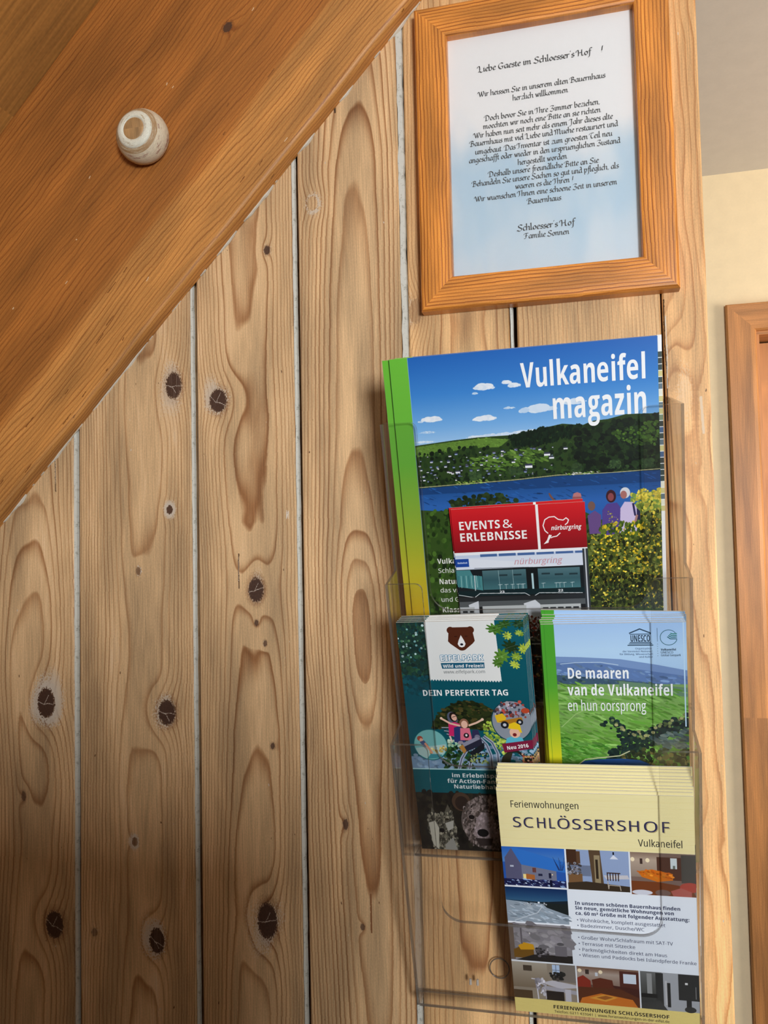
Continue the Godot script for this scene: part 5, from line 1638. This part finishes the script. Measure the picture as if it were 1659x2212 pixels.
func _house_brochures() -> void:
	var W := 153.4
	var H := 215.6
	canvas(W, H, 10.0, rgb(236, 243, 252), 61)
	rect(0, 0, W, 51.4, rgb(252, 242, 190))
	rect(0, 201.4, W, H, rgb(240, 222, 140))
	for k in 60:
		if k < 42:
			rect(0, 0.3 + k * 1.22, W, 0.72 + k * 1.22, rgb(236, 218, 146))
		elif k < 56:
			rect(0, 202 + (k - 42) * 1.22, W, 202.4 + (k - 42) * 1.22, rgb(220, 198, 112))
	var gap := rgb(236, 242, 250)
	# farmhouse at dusk in snow
	rect(0, 51.4, 51.6, 88.4, rgb(44, 90, 176))
	grade(0, 51.4, 51.6, 66, [[0.0, rgb(46, 104, 196)], [1.0, rgb(88, 140, 206)]])
	poly([8, 52.4, 12, 52.4, 51.6, 64, 51.6, 74, 14, 69], rgb(52, 118, 206))
	poly([2, 62, 8, 52.6, 15.4, 68, 15.4, 82, 2, 82], rgb(92, 92, 122))
	poly([15.4, 68, 44, 73, 44, 84, 15.4, 83], rgb(120, 124, 146))
	rect(24.4, 70.6, 27.4, 75, rgb(110, 66, 62))
	rect(16.4, 77, 18.8, 81.6, rgb(250, 226, 150))
	poly([18.8, 76.6, 26, 77.4, 26, 82.4, 18.8, 82], rgb(176, 104, 52))
	rect(29, 76, 32.4, 78.2, rgb(40, 44, 70))
	rect(37.6, 75, 39.6, 80, rgb(34, 36, 62))
	rect(6, 69, 9, 70.6, rgb(190, 196, 214))
	ell(40.6, 76.4, 0.6, 0.6, rgb(250, 230, 180))
	rect(0, 82, 51.6, 88.4, rgb(36, 40, 84))
	dabs(90, [0, 82, 51, 82, 51, 88, 0, 88], 0.6, 1.8, [rgb(30, 32, 66), rgb(140, 170, 216), rgb(44, 52, 104), rgb(196, 210, 236)], 0.4)
	for k in 9:
		stroke([k * 4.5, 84, k * 4.5 + 5, 87.6], 0.5, rgb(22, 24, 52))
	stroke([0, 83.6, 38, 86], 0.6, rgb(24, 26, 58))
	rect(38, 81.6, 40, 88.4, rgb(20, 22, 48))
	for k in 12:
		stroke([46 + k * 0.3, 72, 42 + k * 0.9, 60 + (k % 5) * 2.0], 0.25, rgb(36, 52, 104))
	# kitchen
	rect(53.0, 51.4, 102.4, 89.2, rgb(150, 170, 208))
	rect(53.0, 51.4, 61, 66, rgb(72, 48, 34))
	rect(61, 53, 64, 70, rgb(96, 70, 50))
	rect(53, 66, 72, 76, rgb(112, 124, 150))
	rect(53.6, 74, 65, 85, rgb(126, 92, 60))
	dabs(60, [53, 64, 64, 64, 64, 75, 53, 75], 0.5, 1.3, [rgb(90, 84, 84), rgb(150, 150, 160), rgb(60, 56, 58)])
	poly([71, 51.4, 80, 51.4, 82, 84, 73, 84], rgb(94, 74, 54))
	rect(75, 56, 79.6, 82, rgb(156, 140, 108))
	rect(76, 60, 78, 78, rgb(54, 44, 34))
	poly([53, 83, 68, 81, 102.4, 84, 102.4, 89.2, 53, 89.2], rgb(62, 50, 38))
	rect(90, 52.4, 91.2, 55, rgb(24, 26, 34))
	poly([90.6, 55, 94.4, 59, 87.6, 59], rgb(226, 232, 246))
	poly([82, 74.4, 101, 73.4, 102.4, 77, 84, 78], rgb(206, 204, 210))
	for k in 5:
		stroke([85 + k * 2.2, 72, 85.2 + k * 2.1, 79], 0.8, rgb(60, 40, 32))
	stroke([84.6, 72, 95, 72], 1.0, rgb(60, 40, 32))
	stroke([85, 80, 85.6, 87, 86, 83.4, 94.6, 83.8, 95.2, 88], 0.7, rgb(190, 176, 160))
	# bedroom
	rect(103.6, 51.4, W, 90.6, rgb(126, 104, 94))
	grade(103.6, 51.4, 126, 74, [[0.0, rgb(140, 116, 100)], [0.3, rgb(186, 166, 148)], [1.0, rgb(150, 132, 118)]])
	for e in [[105.4, 58], [117, 58.4]]:
		ell(e[0], e[1], 1.6, 2.0, rgb(252, 234, 196))
	rect(111, 57, 113, 62, rgb(70, 52, 48))
	rect(124, 55, 153.4, 76, rgb(86, 56, 44))
	rect(134.4, 55.6, 139.4, 65.4, rgb(214, 226, 228))
	rect(136.2, 62.4, 138, 65.4, rgb(110, 120, 110))
	rect(142.5, 52.4, W, 78, rgb(78, 74, 68))
	poly([109, 69, 120, 66.6, 136, 70, 136, 76, 124, 78, 112, 74], rgb(214, 116, 30))
	dabs(60, [109, 69, 120, 66.6, 136, 70, 136, 75, 112, 74], 0.8, 1.8, [rgb(226, 136, 44), rgb(196, 96, 26)], 0.6)
	poly([103.6, 78, 124, 78, 150, 82, W, 90.6, 103.6, 90.6], rgb(120, 64, 34))
	ell(112, 88.4, 8, 2.4, rgb(214, 216, 228))
	ell(149, 82, 8, 4.6, rgb(176, 74, 60))
	poly([134, 86, 142, 82.6, 150, 86, 150, 90.6, 136, 90.6], rgb(178, 96, 86))
	ell(128, 88, 6, 3, rgb(120, 96, 88))
	rect(51.6, 51.4, 53.0, 90, gap)
	rect(102.4, 51.4, 103.6, 90.6, gap)
	rect(0, 88.4, 53, 90.0, gap)
	rect(53, 90.6, W, 92, gap)
	# snowy track at night
	grade(0, 90, 51.6, 106, [[0.0, rgb(24, 48, 92)], [0.6, rgb(44, 84, 124)], [1.0, rgb(70, 112, 140)]])
	poly([0, 103, 20, 104.4, 51.6, 102, 51.6, 124, 0, 124], rgb(150, 164, 178))
	poly([0, 102.6, 30, 103.4, 51.6, 101, 51.6, 108, 30, 105], rgb(30, 40, 50))
	poly([30, 104, 51.6, 104, 51.6, 115, 34, 108.6], rgb(34, 40, 40))
	dabs(120, [0, 105, 28, 105, 51, 116, 51, 124, 0, 124], 1.2, 4.0, [rgb(164, 178, 192), rgb(136, 152, 166), rgb(180, 192, 204)], 0.22)
	dabs(20, [14, 103, 34, 103, 34, 107, 14, 107], 0.4, 1.0, [rgb(206, 212, 220), rgb(60, 70, 80)])
	stroke([6, 123, 26, 114, 30, 108], 0.8, rgb(196, 206, 216))
	rect(0, 123.8, 53, 125.4, gap)
	# living room with a yellow seat
	rect(0, 125.4, 52.4, 162.6, rgb(146, 142, 146))
	dabs(100, [0, 126, 52, 126, 52, 152, 0, 152], 2.0, 6.0, [rgb(152, 148, 152), rgb(138, 134, 140)], 0.6)
	rect(0, 126, 4, 162, rgb(112, 96, 84))
	poly([3, 152, 10, 148, 20, 150, 20, 160, 3, 160], rgb(120, 84, 26))
	poly([7, 148, 12, 144.4, 20, 146, 21, 151, 9, 152], rgb(214, 158, 30))
	rect(9.6, 130, 11, 146, rgb(104, 98, 104))
	poly([20, 156, 52.4, 155, 52.4, 162.6, 4, 162.6], rgb(40, 36, 34))
	dabs(40, [22, 150, 32, 149, 32, 158, 22, 158], 0.6, 1.6, [rgb(44, 42, 44), rgb(90, 86, 90)])
	rect(38, 146, 48, 156, rgb(116, 112, 118))
	ell(43, 144, 3, 1.6, rgb(90, 88, 92))
	ell(17.6, 135, 0.6, 1.0, rgb(226, 222, 216))
	rect(0, 162.6, 54, 164.2, gap)
	# table by the window
	rect(0, 164.2, 53.8, 201.4, rgb(150, 138, 122))
	grade(0, 164.2, 30, 190, [[0.0, rgb(176, 166, 150)], [1.0, rgb(128, 112, 92)]])
	rect(36, 164.2, 53.8, 182, rgb(126, 118, 110))
	rect(34.4, 165, 40.6, 176, rgb(186, 208, 238))
	rect(37.2, 165, 37.8, 176, rgb(110, 124, 150))
	rect(34.4, 170, 40.6, 170.6, rgb(110, 124, 150))
	rect(9.6, 167.4, 17, 173, rgb(74, 62, 50))
	dabs(70, [32, 174, 44, 172, 45, 179, 34, 180], 0.7, 1.7, [rgb(30, 30, 30), rgb(50, 50, 46)])
	rect(37.4, 178, 39.6, 183, rgb(80, 74, 70))
	poly([24, 184, 34, 181, 53.8, 184, 53.8, 187, 40, 189], rgb(198, 196, 204))
	poly([28, 187, 53.8, 190, 53.8, 194, 28, 191], rgb(170, 168, 178))
	rect(44, 189, 49, 201.4, rgb(196, 194, 204))
	stroke([16, 180.6, 20, 181, 21, 201], 1.0, rgb(216, 214, 224))
	stroke([21, 184, 27, 186, 28, 200], 1.2, rgb(190, 188, 200))
	dabs(40, [20, 180, 28, 180, 28, 196, 20, 196], 0.6, 1.4, [rgb(206, 204, 214), rgb(150, 146, 156)], 1.5)
	rect(0, 193, 16, 201.4, rgb(84, 64, 44))
	rect(28, 192, 43, 201.4, rgb(44, 36, 34))
	# sitting room with the orange rug
	rect(55, 164.2, 105.6, 201.4, rgb(96, 70, 58))
	grade(55, 164.2, 105.6, 182, [[0.0, rgb(120, 88, 70)], [0.35, rgb(176, 160, 148)], [1.0, rgb(140, 116, 102)]])
	for e in [[57.4, 168.4], [74.6, 168.6]]:
		ell(e[0], e[1], 1.7, 1.9, rgb(250, 232, 196))
	rect(62, 167, 65, 171.6, rgb(60, 48, 44))
	rect(70, 169.4, 72.2, 173, rgb(206, 214, 224))
	rect(90, 166, 105.6, 184, rgb(84, 44, 36))
	rect(93, 168.6, 103.4, 178, rgb(214, 226, 240))
	poly([55, 176, 60, 173, 66, 178, 66, 186, 55, 186], rgb(140, 48, 34))
	poly([67, 177, 74, 174.4, 84, 176, 85, 184, 68, 185], rgb(98, 46, 30))
	poly([84, 181, 105.6, 183, 105.6, 194, 90, 192], rgb(72, 36, 30))
	poly([55, 185, 90, 184, 105.6, 192, 105.6, 201.4, 55, 201.4], rgb(92, 50, 30))
	poly([58, 196, 74, 190, 100, 194, 104, 201.4, 56, 201.4], rgb(206, 116, 40))
	poly([64, 195.6, 76, 191, 88, 193, 78, 198], rgb(220, 156, 60))
	poly([70, 194.6, 78, 192, 84, 193.4, 77, 196.4], rgb(160, 96, 40))
	# black and white corner with a stove
	rect(106.8, 164.2, W, 201.4, rgb(166, 170, 176))
	grade(106.8, 164.2, 124, 201.4, [[0.0, rgb(110, 112, 112)], [0.5, rgb(76, 78, 76)], [1.0, rgb(40, 42, 42)]])
	rect(112, 166, 116, 186, rgb(150, 152, 152))
	rect(119, 165, 125, 199, rgb(44, 46, 46))
	rect(126.4, 172, 128, 196, rgb(190, 192, 196))
	rect(128, 174, 130.6, 198, rgb(30, 32, 32))
	rect(137, 164.6, W, 190, rgb(36, 38, 38))
	rect(142.2, 172.6, 144.4, 174.6, rgb(226, 226, 226))
	rect(143, 188, 147, 201.4, rgb(34, 36, 36))
	ell(146, 199, 4.6, 3, rgb(44, 46, 46))
	rect(150.4, 176, 150.9, 188, rgb(150, 150, 150))
	rect(107, 186, 120, 190, rgb(28, 30, 30))
	poly([106.8, 196, 122, 192, 128, 201.4, 106.8, 201.4], rgb(56, 58, 58))
	rect(53.8, 164.2, 55, 201.4, gap)
	rect(105.6, 164.2, 106.8, 201.4, gap)
	var tex := print_done()
	var labels := ["front yellow striped brochure with small house photographs in the bottom pocket"]
	for k in 9:
		labels.append("%s yellow striped brochure from the front, a strip above the house brochure" % ORDER[k])
	var steps := [[0, 0, 0]]
	for k in 9:
		steps.append([0.0006 * (k % 3) - 0.0004, 0.0024 + k * 0.0020, -0.08 * (k % 3)])
	var all := sheets("house_brochure", labels, "brochure", "yellow house brochures in the bottom pocket", tex, W * 0.001, H * 0.001, 0.0011, Vector3(-0.0766, 1.298, 0.0844), 1.5, steps)
	var f: Node = all[0]
	var black := rgb(54, 52, 46)
	words(f, "Ferienwohnungen", "sans", 10.9, 65.4, 14.2, 6.2, black)
	var shadow := rgb(184, 168, 120)
	var navy := rgb(44, 42, 84)
	var title := "SCHLÖSSERSHOF"
	var xs := [11.4, 20.4, 30.8, 40.2, 46.4, 59.2, 68.4, 77.2, 86.0, 95.8, 104.2, 114.8, 127.4, 135.2]
	var wd := [6.4, 7.8, 6.6, 4.6, 9.6, 6.6, 6.6, 5.6, 6.6, 6.4, 7.4, 10.0, 5.4]
	var px := [11.6, 20.4, 31.4, 41.2, 47.8, 59.6, 68.6, 77.8, 86.2, 95.0, 104.2, 115.6, 129.4]
	for k in title.length():
		var s := words(f, title[k], "sans", px[k] + 0.7, px[k] + wd[k] + 0.7, 33.2, 9.6, shadow)
		s.position.z -= 0.0001
		words(f, title[k], "sans", px[k], px[k] + wd[k], 32.6, 9.6, navy)
	words(f, "Vulkaneifel", "sans", 110.4, 144.0, 45.9, 6.4, black)
	var dk := rgb(62, 68, 98)
	words(f, "In unserem schönen Bauernhaus finden", "bold", 57.4, 140.6, 103.6, 3.3, dk)
	words(f, "Sie neue, gemütliche Wohnungen von", "bold", 57.4, 135.6, 108.2, 3.3, dk)
	words(f, "ca. 60 m² Größe mit folgender Ausstattung:", "bold", 57.4, 147.4, 113.4, 3.3, dk)
	var gr := rgb(104, 108, 130)
	var rows := [["• Wohnküche, komplett ausgestattet", 128.6, 119.9], ["• Badezimmer, Dusche/WC", 112.0, 125.3], ["• Großer Wohn/Schlafraum mit SAT-TV", 134.0, 137.0], ["• Terrasse mit Sitzecke", 104.0, 142.9], ["• Parkmöglichkeiten direkt am Haus", 129.0, 148.8], ["• Wiesen und Paddocks bei Islandpferde Franke", 151.8, 154.4]]
	for e in rows:
		words(f, e[0], "sans", 58.2, e[1], e[2], 3.2, gr)
	words(f, "FERIENWOHNUNGEN SCHLÖSSERSHOF", "bold", 33.2, 128.8, 209.6, 3.6, rgb(58, 52, 40))
	words(f, "Telefon: 0211 433041 | www.ferienwohnungen-in-der-eifel.de", "sans", 33.6, 128.8, 213.8, 2.5, rgb(84, 76, 56))
